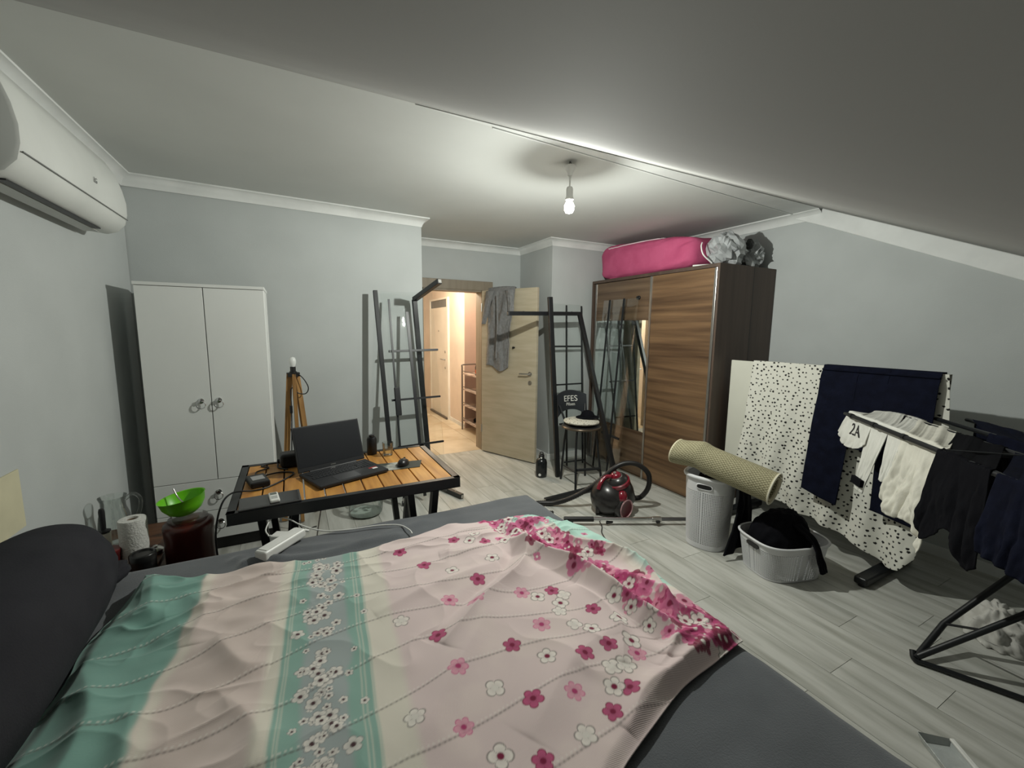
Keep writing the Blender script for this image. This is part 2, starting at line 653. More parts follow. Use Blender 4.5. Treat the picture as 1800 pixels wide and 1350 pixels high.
# bedroom door leaf, standing open
HINGE, FREE = Vector((2.092, 4.80, 0)), Vector((2.425, 4.045, 0))
dd = (FREE - HINGE)
DL = dd.length
dr = thing('door_1', 'pale oak bedroom door standing open beside the doorway', 'door', HINGE, (0, 0, math.atan2(dd.y, dd.x)), world=False)
dr['kind'] = 'structure'
MB().box2((0, -0.02, 0.012), (DL, 0.02, 2.0)).build('door_leaf', M_OAK, dr, bevel=0.003)
hd = MB().cyl((DL - 0.075, -0.02, 1.04), (DL - 0.075, -0.034, 1.04), 0.025).build('rosette', M_STEEL, dr, smooth=True)
MB().tube([(DL - 0.075, -0.03, 1.04), (DL - 0.075, -0.06, 1.04), (DL - 0.09, -0.068, 1.04), (DL - 0.2, -0.066, 1.035)], 0.009).build('handle', M_STEEL, dr, smooth=True)
MB().cyl((DL - 0.075, -0.02, 0.94), (DL - 0.075, -0.03, 0.94), 0.024).build('lock_plate', M_STEEL, dr, smooth=True)
MB().lathe([(0.012, 0), (0.008, 0.012), (0.014, 0.02), (0.0, 0.024)], (DL * 0.62, -0.02, 1.33), 12, (0, -1, 0)).build('coat_knob', M_BLACKP, dr, smooth=True)
for z in (0.25, 1.75):
    MB().cyl((0.0, -0.024, z), (0.0, -0.024, z + 0.1), 0.008).build('hinge', M_STEEL, dr, smooth=True)

# ------------------------------------------------------------------ hallway beyond the door
HX0, HX1, HXR, HY = 0.95, 2.33, 2.78, 6.05
fh = struct(MB().box2((HX0 - 0.1, YD, -0.06), (HXR + 0.2, 8.4, -0.006)).build('floor_hall', M_SUB))
tm = {}
x = HX0
while x < HXR:
    y = YD
    while y < 8.3:
        w_, l_ = min(0.6, HXR - x), min(0.6, 8.3 - y)
        o = MB().box((0, 0, -0.003), (w_ - 0.003, l_ - 0.003, 0.006)).build('tile', M_TILE, fh)
        o.location = (x + w_ / 2, y + l_ / 2, 0)
        y += 0.6
    x += 0.6
struct(MB().box2((HX1, HY, 0), (HX1 + 0.6, 8.3, 2.5)).build('wall_hall_right', M_HALL))
struct(MB().box2((HXR, YD + 0.12, 0), (HXR + 0.1, HY, 2.5)).build('wall_hall_niche', M_HALLP))
struct(MB().box2((HX1 + 0.002, HY - 0.012, 0), (HXR, HY, 2.5)).build('wall_hall_jog', M_HALLP))
struct(MB().box2((HX0 - 0.1, YD + 0.12, 0), (HX0, 8.3, 2.5)).build('wall_hall_left', M_HALL))
struct(MB().box2((HX0 - 0.1, 8.3, 0), (HXR + 0.2, 8.4, 2.5)).build('wall_hall_end', M_HALL))
struct(MB().box2((HX0 - 0.1, YD + 0.12, 2.5), (HXR + 0.2, 8.4, 2.58)).build('ceiling_hall', M_CEIL))
struct(MB().box2((HX1 - 0.012, HY, 0), (HX1, 6.72, 0.06)).build('baseboard_hall', M_COVE))
# entrance door
ed = thing('door_2', 'white entrance door with grey lintel at the end of the hallway', 'door', (HX1, 7.2, 0))
ed['kind'] = 'structure'
M_EDOOR = mat('white_steel_door', rgb(236, 232, 222), 0.4, scale=3)
M_GREYS = mat('grey_lintel', rgb(120, 122, 122), 0.6)
MB().box2((HX1 - 0.03, 6.78, 0.03), (HX1, 7.68, 1.9)).build('door_leaf', M_EDOOR, ed, bevel=0.004)
MB().box2((HX1 - 0.02, 6.78, 1.905), (HX1, 7.68, 2.03)).build('lintel', M_GREYS, ed)
MB().box2((HX1 - 0.035, 6.72, 0), (HX1, 6.78, 2.06)).box2((HX1 - 0.035, 7.68, 0), (HX1, 7.74, 2.06)).box2((HX1 - 0.035, 6.78, 2.03), (HX1, 7.68, 2.06)).build('frame', M_EDOOR, ed)
MB().box2((HX1 - 0.06, 6.76, 0), (HX1, 7.7, 0.03)).build('threshold', mat('threshold_metal', rgb(92, 88, 82), 0.5), ed)
MB().tube([(HX1 - 0.03, 6.86, 1.02), (HX1 - 0.07, 6.86, 1.02), (HX1 - 0.075, 6.99, 1.02)], 0.01).build('handle', M_STEEL, ed, smooth=True)
for z in (0.88, 1.15):
    MB().cyl((HX1 - 0.03, 6.86, z), (HX1 - 0.04, 6.86, z), 0.02).build('lock', M_STEEL, ed, smooth=True)
MB().cyl((HX1 - 0.03, 7.2, 1.5), (HX1 - 0.04, 7.2, 1.5), 0.015).build('peephole', M_STEEL, ed, smooth=True)
# hallway lamp on its ceiling
hl = thing('hall_ceiling_lamp', 'round warm ceiling lamp in the hallway behind the door wall', 'lamp', (1.75, 5.75, 2.5))
MB().lathe([(0.0, 0), (0.14, 0), (0.14, -0.03), (0.0, -0.03)], (1.75, 5.75, 2.5), 24).build('base', M_WHITEP, hl, smooth=True)
MB().lathe([(0.12, -0.03), (0.115, -0.06), (0.07, -0.09), (0.0, -0.1)], (1.75, 5.75, 2.5), 24).build('diffuser', mat('warm_diffuser', rgb(255, 225, 190), 0.5, emit=(1, 0.72, 0.45, 1), emit_s=3.0), hl, smooth=True)
hp = point_light('hall_lamp_light', (1.75, 5.75, 2.3), HALL_W, (1.0, 0.84, 0.64), 0.1)

# ================================================================== the ceiling bulb
pl = thing('pendant_bulb', 'bare lit bulb hanging on a short white cord from the ceiling', 'lamp', (BULB[0], BULB[1] + 0.02, ZC))
bx, by = BULB[0], BULB[1] + 0.02
MB().tube(curve_pts([(bx, by, ZC), (bx + 0.006, by, ZC - 0.015), (bx + 0.012, by, ZC - 0.022), (bx + 0.02, by, ZC - 0.012)], 5), 0.003, 6).tube(curve_pts([(bx - 0.004, by, ZC), (bx - 0.008, by, ZC - 0.02), (bx - 0.002, by, ZC - 0.035)], 4), 0.0025, 6).build('hook', M_BLACK, pl, smooth=True)
MB().lathe([(0.004, -0.022), (0.036, -0.026), (0.038, -0.036), (0.026, -0.05), (0.014, -0.072), (0.013, -0.084), (0.0, -0.084)], (bx, by, ZC), 20).build('canopy', M_WHITEP, pl, smooth=True)
MB().cyl((bx, by, ZC - 0.08), (bx, by, ZC - 0.15), 0.0045, n=8).build('cord', M_WHITEP, pl, smooth=True)
MB().lathe([(0.0, -0.145), (0.016, -0.147), (0.021, -0.158), (0.021, -0.205), (0.025, -0.21), (0.025, -0.222), (0.018, -0.225)], (bx, by, ZC), 20).build('socket', M_WHITEP, pl, smooth=True)
M_BULB = mat('lit_bulb', rgb(255, 250, 235), 0.4, emit=(1.0, 0.96, 0.84, 1), emit_s=40.0)
MB().lathe([(0.014, -0.222), (0.02, -0.235), (0.031, -0.256), (0.031, -0.276), (0.022, -0.296), (0.0, -0.304)], (bx, by, ZC), 24).build('bulb', M_BULB, pl, smooth=True)
pb = point_light('pendant_bulb_light', (bx, by, ZC - 0.325), BULB_W, (0.975, 1.0, 0.925), 0.018)
# the bulb's own lobe: its base and the socket hold back the light that would go straight up
pb.data.use_nodes = True
nt = pb.data.node_tree
em = [n for n in nt.nodes if n.type == 'EMISSION'][0]
tc = nt.nodes.new('ShaderNodeTexCoord')
sx = nt.nodes.new('ShaderNodeSeparateXYZ')
mr = nt.nodes.new('ShaderNodeMapRange')
mr.interpolation_type = 'LINEAR'
mr.inputs['From Min'].default_value = 0.04
mr.inputs['From Max'].default_value = 0.80
mr.inputs['To Min'].default_value = 1.0
mr.inputs['To Max'].default_value = 0.06
nt.links.new(tc.outputs['Normal'], sx.inputs[0])
nt.links.new(sx.outputs['Z'], mr.inputs['Value'])
pw_n = nt.nodes.new('ShaderNodeMath')
pw_n.operation = 'POWER'
pw_n.inputs[1].default_value = 1.6
nt.links.new(mr.outputs['Result'], pw_n.inputs[0])
nt.links.new(pw_n.outputs[0], em.inputs['Strength'])

# ================================================================== furniture
# ---- white wardrobe
ww = thing('wardrobe', 'white two-door wardrobe with two drawers and ring pulls', 'wardrobe', (-0.49, 3.58, 0))
WX0, WX1, WY0, WY1 = -0.83, -0.152, 3.34, 3.72
MB().box2((WX0, WY0 + 0.018, 0.10), (WX1, WY1, 1.785)).build('body', M_WLAM, ww, bevel=0.002)
MB().box2((WX0 - 0.004, WY0 - 0.006, 1.785), (WX1 + 0.004, WY1, 1.805)).build('top_panel', M_WLAM, ww, bevel=0.002)
MB().box2((WX0 + 0.02, WY0 + 0.06, 0.0), (WX1 - 0.02, WY1, 0.10)).build('plinth', M_BLACKP, ww)  # black colour stands in for the shadow gap under the body


def ring_pull(parent, x, y, z):
    MB().lathe([(0.017, 0), (0.017, 0.004), (0.009, 0.007), (0.011, 0.014), (0.013, 0.02), (0.0, 0.024)], (x, y, z), 16, (0, -1, 0)).build('knob', M_CHROME, parent, smooth=True)
    pts = [(x + 0.024 * math.sin(a), y - 0.016 - 0.006 * (1 - math.cos(a)) * 0.5, z - 0.016 - 0.024 * (-math.cos(a)) - 0.008) for a in [2 * math.pi * i / 20 for i in range(20)]]
    MB().tube(pts, 0.0035, 6, closed=True).build('ring_pull', M_CHROME, parent, smooth=True)


for a, c, hx in ((WX0, -0.4905, -0.545), (-0.4875, WX1, -0.448)):
    d = MB().box2((a + 0.001, WY0, 0.518), (c - 0.001, WY0 + 0.017, 1.782)).build('door', M_WLAM, ww, bevel=0.0015)
    ring_pull(d, hx, WY0, 1.055)
for z0, z1 in ((0.305, 0.514), (0.103, 0.301)):
    d = MB().box2((WX0 + 0.001, WY0, z0), (WX1 - 0.001, WY0 + 0.017, z1)).build('drawer', M_WLAM, ww, bevel=0.0015)
    ring_pull(d, -0.49, WY0, (z0 + z1) / 2 + 0.02)

# ---- brown sliding wardrobe
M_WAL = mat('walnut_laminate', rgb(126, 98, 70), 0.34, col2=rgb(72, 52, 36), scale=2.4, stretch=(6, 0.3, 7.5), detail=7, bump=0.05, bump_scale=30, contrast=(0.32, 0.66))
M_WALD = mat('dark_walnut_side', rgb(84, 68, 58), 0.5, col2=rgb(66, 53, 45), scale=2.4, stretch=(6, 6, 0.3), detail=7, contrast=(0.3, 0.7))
BX, BXB, BY0, BY1, BZ, BM = 3.16, 3.922, 2.369, 4.04, 2.103, 3.118
bw = thing('sliding_wardrobe', 'tall walnut wardrobe with a mirrored and a plain sliding door', 'wardrobe', ((BX + BXB) / 2, (BY0 + BY1) / 2, 0))
bd = MB()
bd.box2((BX, BY0, 0.0), (BXB, BY0 + 0.02, BZ)).box2((BX, BY1 - 0.02, 0.0), (BXB, BY1, BZ))
bd.box2((BX, BY0 + 0.02, BZ - 0.03), (BXB, BY1 - 0.02, BZ)).box2((BX + 0.06, BY0 + 0.02, 0.0), (BXB, BY1 - 0.02, 0.05)).box2((BXB - 0.01, BY0 + 0.02, 0.05), (BXB, BY1 - 0.02, BZ - 0.03))
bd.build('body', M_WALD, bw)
MB().box2((BX + 0.45, BY0 - 0.0012, 0.0), (BX + 0.455, BY0 + 0.001, BZ)).build('side_seam', M_BLACKP, bw)
MB().box2((BX - 0.004, BY0 + 0.022, 0.0), (BX + 0.055, BY1 - 0.022, 0.014)).build('bottom_track', M_STEEL, bw)
# plain door, nearer the ceiling bulb
d1 = MB().box2((BX + 0.004, BY0 + 0.034, 0.016), (BX + 0.022, BM - 0.012, BZ - 0.034)).build('door', M_WAL, bw)
for y in (BY0 + 0.034, BM):
    MB().box2((BX - 0.006, y - 0.012, 0.016), (BX + 0.0235, y + 0.012, BZ - 0.034)).build('edge_profile', M_STEEL, d1, bevel=0.003)
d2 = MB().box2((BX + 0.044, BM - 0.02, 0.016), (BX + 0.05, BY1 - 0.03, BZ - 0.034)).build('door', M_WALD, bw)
M_WALG = mat('walnut_gloss', rgb(112, 92, 72), 0.16, col2=rgb(76, 58, 44), scale=2.4, stretch=(6, 0.3, 7.5), detail=7, contrast=(0.32, 0.66))
for z0, z1 in ((0.016, 0.490), (1.647, BZ - 0.034)):
    MB().box2((BX + 0.026, BM - 0.02, z0), (BX + 0.0435, BY1 - 0.03, z1)).build('wood_panel', M_WALG, d2)
MB().box2((BX + 0.026, BM - 0.02, 0.492), (BX + 0.043, BY1 - 0.03, 1.645)).build('mirror', M_MIRROR, d2)
MB().box2((BX + 0.02, BY1 - 0.06, 0.016), (BX + 0.048, BY1 - 0.034, BZ - 0.034)).build('edge_profile', M_STEEL, d2, bevel=0.003)
MB().lathe([(0.02, 0), (0.02, 0.012), (0.012, 0.016), (0.014, 0.03), (0, 0.034)], (BX + 0.026, 3.30, 1.875), 14, (-1, 0, 0)).build('knob', M_BLACKP, d2, smooth=True)

# ---- low slatted table
TZ = 0.70
tb = thing('slatted_table', 'low table of honey wood slats in a black metal frame', 'table', (0.25, 2.55, 0))
M_SLAT = mat('honey_pine', rgb(196, 142, 70), 0.5, col2=rgb(160, 108, 48), scale=3, stretch=(8, 0.8, 4), detail=6, bump=0.05, bump_scale=40, rand=0.07)
TX0, TX1, TY0, TY1 = -0.285, 0.795, 2.20, 2.925
fr = MB()
for a, c in (((TX0, TY0), (TX1, TY0)), ((TX0, TY1), (TX1, TY1)), ((TX0, TY0), (TX0, TY1)), ((TX1, TY0), (TX1, TY1))):
    ax, ay = (0.012, 0) if a[0] == c[0] else (0, 0.012)
    fr.box2((min(a[0], c[0]) - 0.018 * (1 if ax else 1), min(a[1], c[1]) - 0.018, TZ - 0.055), (max(a[0], c[0]) + 0.018, max(a[1], c[1]) + 0.018, TZ + 0.002))
fr.build('frame', M_BLACK, tb, bevel=0.002)
nb = 11
bwid = (TX1 - TX0 - 0.036) / nb
for i in range(nb):
    cx = TX0 + 0.018 + bwid * (i + 0.5)
    MB().box2((cx - bwid / 2 + 0.0035, TY0 + 0.02, TZ - 0.022), (cx + bwid / 2 - 0.0035, TY1 - 0.02, TZ)).build('slat', M_SLAT, tb, bevel=0.002)
for x in (-0.10, 0.62):
    for y in (2.28, 2.84):
        for sgn in (-1, 1):
            MB().bar((x + sgn * 0.075, y, TZ - 0.056), (x + sgn * 0.012, y, 0.02), 0.035, 0.05, (0, 1, 0)).build('leg', M_BLACK, tb)
    MB().box2((x - 0.04, 2.24, 0), (x + 0.04, 2.88, 0.022)).build('foot_rail', M_BLACK, tb)
    MB().box2((x - 0.1, 2.24, TZ - 0.062), (x + 0.1, 2.88, TZ - 0.056)).build('mounting_plate', M_BLACK, tb)

# ---- bed
BEDX0, BEDX1, BEDY0, BEDY1, BEDZ = -0.93, 1.235, 0.05, 2.14, 0.56
bed = thing('bed', 'wide bed with a charcoal fitted sheet', 'bed', (0.15, 1.1, 0))
MB().box2((BEDX0 + 0.02, BEDY0 + 0.02, 0.05), (BEDX1 - 0.04, BEDY1 - 0.04, 0.28)).build('base', mat('dark_bed_base', rgb(46, 46, 50), 0.8), bed, bevel=0.01)
for x in (BEDX0 + 0.12, BEDX1 - 0.14):
    for y in (BEDY0 + 0.12, BEDY1 - 0.14):
        MB().cyl((x, y, 0), (x, y, 0.06), 0.03).build('leg', M_BLACKP, bed, smooth=True)
# mattress as a rounded, slightly wrinkled shell
n1, n2 = 180, 180
a = np.linspace(-1, 1, n1)[:, None] * np.ones((1, n2))
c = np.linspace(-1, 1, n2)[None, :] * np.ones((n1, 1))


def super_shell(a, c, hx, hy, hz, rnd):
    """map a square sheet onto the top and sides of a rounded box"""
    ex, ey = hx + hz, hy + hz
    X, Y = a * ex, c * ey
    ox, oy = np.maximum(np.abs(X) - hx, 0), np.maximum(np.abs(Y) - hy, 0)
    return X, Y, ox, oy


HXm, HYm = (BEDX1 - BEDX0) / 2, (BEDY1 - BEDY0) / 2
CXm, CYm = (BEDX1 + BEDX0) / 2, (BEDY1 + BEDY0) / 2
rad, drop = 0.05, 0.27


def wrap(t, half):
    """arc-length coordinate -> (horizontal, drop)"""
    s = np.sign(t)
    t = np.abs(t)
    flat = half - rad
    arc = rad * math.pi / 2
    th = np.clip((t - flat) / rad, 0, math.pi / 2)
    h = np.minimum(t, flat) + rad * np.sin(th)
    d = rad * (1 - np.cos(th)) + np.maximum(t - flat - arc, 0)
    return s * h, d


ex = HXm - rad + rad * math.pi / 2 + drop - rad
ey = HYm - rad + rad * math.pi / 2 + drop - rad
hx_, dx_ = wrap(a * ex, HXm)
hy_, dy_ = wrap(c * ey, HYm)
X = CXm + hx_
Y = CYm + hy_
dz = np.minimum(np.maximum(dx_, dy_), drop)
wr = vnoise(X, Y, 3.0, 5, 3) * 0.006 + vnoise(X * 0.6, Y * 2.2, 5.0, 9, 2) * 0.004
d0, f0 = poly_dist(X, Y, [(-0.1, 2.02), (0.25, 1.93), (0.55, 2.02)])
wr += 0.012 * np.exp(-(d0 / 0.03) ** 2)
d0, f0 = poly_dist(X, Y, [(-0.22, 1.95), (0.05, 1.90), (0.4, 1.92)])
wr += 0.014 * np.exp(-(d0 / 0.025) ** 2)
d0, f0 = poly_dist(X, Y, [(-0.25, 2.02), (-0.2, 1.96), (-0.1, 1.93)])
wr += 0.016 * np.exp(-(d0 / 0.03) ** 2)
Z = BEDZ - dz + wr * np.exp(-dz / 0.05)
grid_obj('mattress', np.stack([X, Y, Z], -1), M_SHEET, bed)

# ---- knitted blanket with printed flowers
NS, NT = 700, 560
s = np.linspace(0, 1, NS)[:, None] * np.ones((1, NT))
t = np.linspace(0, 1, NT)[None, :] * np.ones((NS, 1))
s1, t1 = np.linspace(0, 1, NS), np.linspace(0, 1, NT)


def arc_interp(pts, s):
    pts = np.array([tuple(p) for p in curve_pts([(q[0], q[1], 0) for q in pts], 8)])[:, :2]
    L = np.concatenate([[0], np.cumsum(np.hypot(*np.diff(pts, axis=0).T))])
    return np.stack([np.interp(s * L[-1], L, pts[:, i]) for i in range(2)], -1)


top = arc_interp([(-0.545, 1.955), (-0.45, 1.90), (-0.34, 1.875), (-0.2, 1.872), (-0.11, 1.865), (0.0, 1.84), (0.23, 1.825), (0.45, 1.855), (0.61, 1.88), (0.78, 1.855), (0.9, 1.82), (1.0, 1.78), (1.08, 1.70)], s1)
bot = arc_interp([(-0.66, 0.42), (-0.2, 0.42), (0.2, 0.44), (0.44, 0.52), (0.59, 0.60), (0.74, 0.65), (0.9, 0.695), (1.06, 0.715), (1.215, 0.735)], s1)
lef = arc_interp([(-0.66, 0.42), (-0.63, 0.9), (-0.61, 1.23), (-0.59, 1.45), (-0.60, 1.6), (-0.56, 1.8), (-0.545, 1.955)], t1)
rig = arc_interp([(1.215, 0.735), (1.245, 0.84), (1.26, 1.0), (1.30, 1.15), (1.31, 1.28), (1.265, 1.48), (1.17, 1.62), (1.08, 1.70)], t1)
cb = np.zeros((NS, NT, 2))
for k in range(2):
    cb[..., k] = ((1 - t) * bot[:, k][:, None] + t * top[:, k][:, None] + (1 - s) * lef[:, k][None, :] + s * rig[:, k][None, :]
                  - ((1 - s) * (1 - t) * bot[0, k] + s * (1 - t) * bot[-1, k] + (1 - s) * t * top[0, k] + s * t * top[-1, k]))
BX_, BY_ = cb[..., 0], cb[..., 1]
# relief
H = 0.012 + 0.0 * BX_
H += (vnoise(BX_, BY_, 2.6, 21, 3) * 0.5 + 0.5) * 0.016
H += (vnoise(BX_ * 0.8, BY_ * 2.0, 6.0, 31, 2) * 0.5 + 0.5) * 0.010 * sm(0.3, -0.3, BX_)
H += (vnoise(BX_ * 1.0, BY_ * 2.4, 7.0, 37, 2) * 0.5 + 0.5) * 0.010 * sm(1.2, 1.6, BY_)


def ridge(pts, h, wd, taper=True, pw_=1.5):
    global H
    pp_ = [tuple(p)[:2] for p in curve_pts([(q[0], q[1], 0) for q in pts], 5)]
    d, f = poly_dist(BX_, BY_, pp_)
    e = np.sin(np.pi * np.clip(f, 0.0, 1)) ** 0.5 if taper else 1.0
    H = H + h * e * np.exp(-(d / wd) ** pw_)


# small creases: ridged noise, stronger at the far edge and near the pillow
rn = 1 - np.abs(vnoise(BX_ * 1.0 + 0.6 * BY_, BY_ * 2.0 - 0.3 * BX_, 5.0, 141, 2)) * 2.2
H += 0.009 * np.clip(rn, 0, 1) ** 2 * (sm(1.35, 1.75, BY_) + sm(0.0, -0.25, BX_) * 0.8 + sm(0.85, 1.05, BX_) * 0.8)
rn = 1 - np.abs(vnoise(BX_ * 1.6 + 0.9 * BY_ + 3, BY_ * 1.2 - 0.8 * BX_ + 3, 3.0, 151, 2)) * 2.0
H += 0.006 * np.clip(rn, 0, 1) ** 2.5
# gathered folds towards the foot end
F1 = [(0.873, 1.80), (0.885, 1.64), (0.84, 1.46), (0.73, 1.34), (0.58, 1.265), (0.36, 1.12)]
F2 = [(0.80, 1.62), (0.86, 1.47), (0.95, 1.30), (0.985, 1.13), (1.0, 0.975), (1.02, 0.83), (0.93, 0.77)]
F3 = [(1.0, 1.74), (1.04, 1.60), (1.05, 1.44), (1.14, 1.33), (1.20, 1.22), (1.18, 1.07), (1.09, 0.90), (1.05, 0.80)]
sh_ = lambda P_, dx_q, dy_q: [(q[0] + dx_q, q[1] + dy_q) for q in P_]
ridge(F1, 0.040, 0.035, pw_=1.1)
ridge(sh_(F1, -0.05, 0.045), -0.018, 0.03)
ridge(F2, 0.062, 0.040, pw_=1.1)
ridge(sh_(F2, 0.055, 0.03), -0.032, 0.026, pw_=1.2)
ridge(sh_(F2, -0.06, -0.035), -0.016, 0.035)
ridge(F3, 0.048, 0.030, pw_=1.1)
ridge(sh_(F3, 0.045, 0.03), -0.022, 0.025)
ridge([(0.90, 1.78), (0.95, 1.62), (0.93, 1.50), (1.0, 1.36)], 0.026, 0.018, pw_=1.2)
ridge([(1.08, 1.20), (1.12, 1.05), (1.13, 0.92), (1.18, 0.82)], 0.030, 0.020, pw_=1.2)
ridge([(0.90, 1.20), (0.92, 1.05), (0.88, 0.92), (0.80, 0.82)], 0.020, 0.025, pw_=1.2)
ridge([(1.15, 0.80), (1.0, 0.80), (0.88, 0.76)], 0.018, 0.018, pw_=1.2)
ridge([(1.2, 0.80), (1.12, 0.77), (0.93, 0.735), (0.79, 0.72), (0.67, 0.66)], 0.030, 0.03)
ridge([(0.95, 1.76), (1.0, 1.62), (0.97, 1.5)], 0.03, 0.03)
ridge([(0.62, 1.72), (0.72, 1.68), (0.82, 1.72)], 0.018, 0.03)
ridge([(0.5, 1.60), (0.62, 1.58), (0.74, 1.60)], 0.014, 0.025)
ridge([(0.1, 0.72), (0.3, 0.95), (0.5, 1.15), (0.6, 1.3)], 0.016, 0.05)
ridge([(0.45, 0.75), (0.7, 0.9), (0.95, 0.95)], 0.014, 0.05)
ridge([(0.2, 1.35), (0.45, 1.42), (0.7, 1.45)], 0.012, 0.03)
# teal end near the pillow
ridge([(-0.5, 1.95), (-0.47, 1.75), (-0.44, 1.62)], 0.035, 0.05)
ridge([(-0.58, 1.5), (-0.52, 1.38), (-0.47, 1.2), (-0.5, 0.9)], 0.035, 0.045)
ridge([(-0.38, 1.75), (-0.3, 1.6), (-0.32, 1.45)], 0.020, 0.04)
ridge([(-0.4, 1.3), (-0.38, 1.15), (-0.36, 1.0)], 0.02, 0.04)
ridge([(-0.25, 1.45), (-0.17, 1.3), (-0.1, 1.28)], 0.018, 0.035)
ridge([(-0.2, 1.2), (-0.12, 1.05), (-0.13, 0.95)], 0.018, 0.035)
dd0 = np.hypot((BX_ + 0.44) / 0.07, (BY_ - 1.5) / 0.06)
H -= 0.012 * np.exp(-dd0 ** 2)
# fold the lower right corner softly and let the foot end hang over the edge
edge = np.minimum(np.minimum(s, 1 - s) * 1.9, np.minimum(t, 1 - t) * 1.4)
H *= 0.25 + 0.75 * sm(0, 0.05, edge)
over = np.maximum(BX_ - (BEDX1 - 0.05), 0)
Zb = BEDZ + 0.008 + H - np.where(over > 0, over * over * 4.0, 0)
Zb = np.maximum(Zb, 0.45)

# printed pattern, laid out in the cloth's own plane
L3 = lambda r_, g_, b_: np.array([lin(r_), lin(g_), lin(b_)])
PINK, CREAM, TEAL, GREYB = L3(214, 196, 194), L3(216, 212, 197), L3(128, 168, 157), L3(160, 168, 168)
COLR = np.ones((NS, NT, 3)) * PINK


def blend(m_, colr):
    global COLR
    COLR = COLR * (1 - m_[..., None]) + colr * m_[..., None]


wob = vnoise(BX_, BY_, 9, 51, 2) * 0.012
U = BX_ - (BY_ - 1.4) * 0.075 + wob * 0.3      # the bands lean a little
blotch = vnoise(BX_, BY_, 10, 61, 3)
# beige tint towards the pillow
blend(0.55 * sm(0.25, -0.2, U), L3(200, 186, 174))
blend(0.5 * sm(0.0, 0.5, blotch), L3(222, 206, 200))
# cream edges of the flower band, teal stripes, grey middle
blend(0.8 * sm(-0.115, -0.085, U) * (1 - sm(0.24, 0.27, U)), CREAM)
blend(0.92 * sm(-0.072, -0.058, U) * (1 - sm(0.168, 0.182, U)), TEAL)
blend(0.95 * sm(-0.012, 0.01, U + wob) * (1 - sm(0.105, 0.125, U + wob)), GREYB)
for uu in (-0.066, -0.052, -0.045, 0.145, 0.155, 0.172, 0.18):
    blend(0.5 * np.exp(-((U - uu) / 0.0022) ** 2), CREAM)
# teal end
blend(sm(-0.345, -0.36, U + wob * 1.4), TEAL * 0.92)
blend(0.7 * np.exp(-((U + 0.338 + wob * 1.4) / 0.016) ** 2), CREAM)
blend(0.35 * sm(-0.36, -0.4, U) * sm(0.0, 0.6, blotch), TEAL * 1.25)
# teal border at the foot end
dF, fF = poly_dist(BX_, BY_, [(0.98, 1.80), (1.07, 1.69), (1.16, 1.62), (1.27, 1.48), (1.32, 1.28), (1.30, 1.12)])
blend(0.95 * sm(0.15, 0.10, dF + wob), L3(168, 206, 194))
blend(0.6 * np.exp(-((dF - 0.14) / 0.02) ** 2) * (BX_ > 1.0), CREAM)
# openwork stitch lines
for k in range(-6, 9):
    yy = 0.95 + 0.150 * k
    cy = yy + 0.05 * np.sin((BX_ + 0.3) * 3.0) - 0.03 * np.cos(BX_ * 6 + k) + 0.10 * np.maximum(BX_ - 0.4, 0) * 0.3
    dist = BY_ - cy
    dots = 0.5 + 0.5 * np.sign(np.sin(BX_ * 2 * math.pi / 0.0125))
    blend((0.62 * np.exp(-(dist / 0.0032) ** 2) * (0.55 + 0.45 * dots)), L3(96, 88, 84))
    blend((0.5 * np.exp(-((dist - 0.008) / 0.003) ** 2) * dots), L3(228, 222, 214))


def flower(cx, cy, rr, petal, heart, ang, line=None, n=5, alpha=0.95):
    m_ = (np.abs(BX_ - cx) < rr * 1.3) & (np.abs(BY_ - cy) < rr * 1.3)
    ii = np.where(m_.any(1))[0]
    jj = np.where(m_.any(0))[0]
    if len(ii) < 2 or len(jj) < 2:
        return
    sl = (slice(ii[0], ii[-1] + 1), slice(jj[0], jj[-1] + 1))
    x_, y_ = BX_[sl] - cx, BY_[sl] - cy
    rho, th = np.hypot(x_, y_) / rr, np.arctan2(y_, x_) + ang
    lim = 0.62 + 0.36 * np.abs(np.cos(th * n / 2)) ** 0.7
    inside = sm(1.04, 0.94, rho / lim)
    C_ = COLR[sl]
    shade = (0.75 + 0.4 * np.clip(rho, 0, 1))[..., None]
    pc = np.clip(petal * shade, 0, 1)
    C_ = C_ * (1 - alpha * inside[..., None]) + pc * alpha * inside[..., None]
    if line is not None:
        lm = np.exp(-((rho / lim - 0.97) / 0.07) ** 2) * 0.8
        C_ = C_ * (1 - lm[..., None]) + line * lm[..., None]
        vein = np.exp(-(np.abs(np.cos(th * n / 2)) / 0.10) ** 2) * (rho < 0.9) * 0.5 * inside
        C_ = C_ * (1 - vein[..., None]) + line * vein[..., None]
    hm = sm(0.34, 0.2, rho)
    C_ = C_ * (1 - hm[..., None]) + heart * hm[..., None]
    COLR[sl] = C_


MAG, ROSE, SOFT, WHT, WINE, LINE = L3(170, 62, 108), L3(196, 104, 142), L3(214, 140, 164), L3(226, 220, 212), L3(120, 30, 62), L3(92, 84, 80)
rf = random.Random(5)
# white blossoms down the grey band
for k in range(150):
    cy = rf.uniform(0.5, 1.86)
    cx = 0.052 + rf.gauss(0, 0.036) + (cy - 1.4) * 0.075
    rr = rf.choice((0.011, 0.013, 0.018, 0.022, 0.024))
    flower(cx, cy, rr, WHT * rf.uniform(0.85, 1.0), L3(74, 50, 54), rf.uniform(0, 6), L3(120, 122, 122), 5, 0.9)
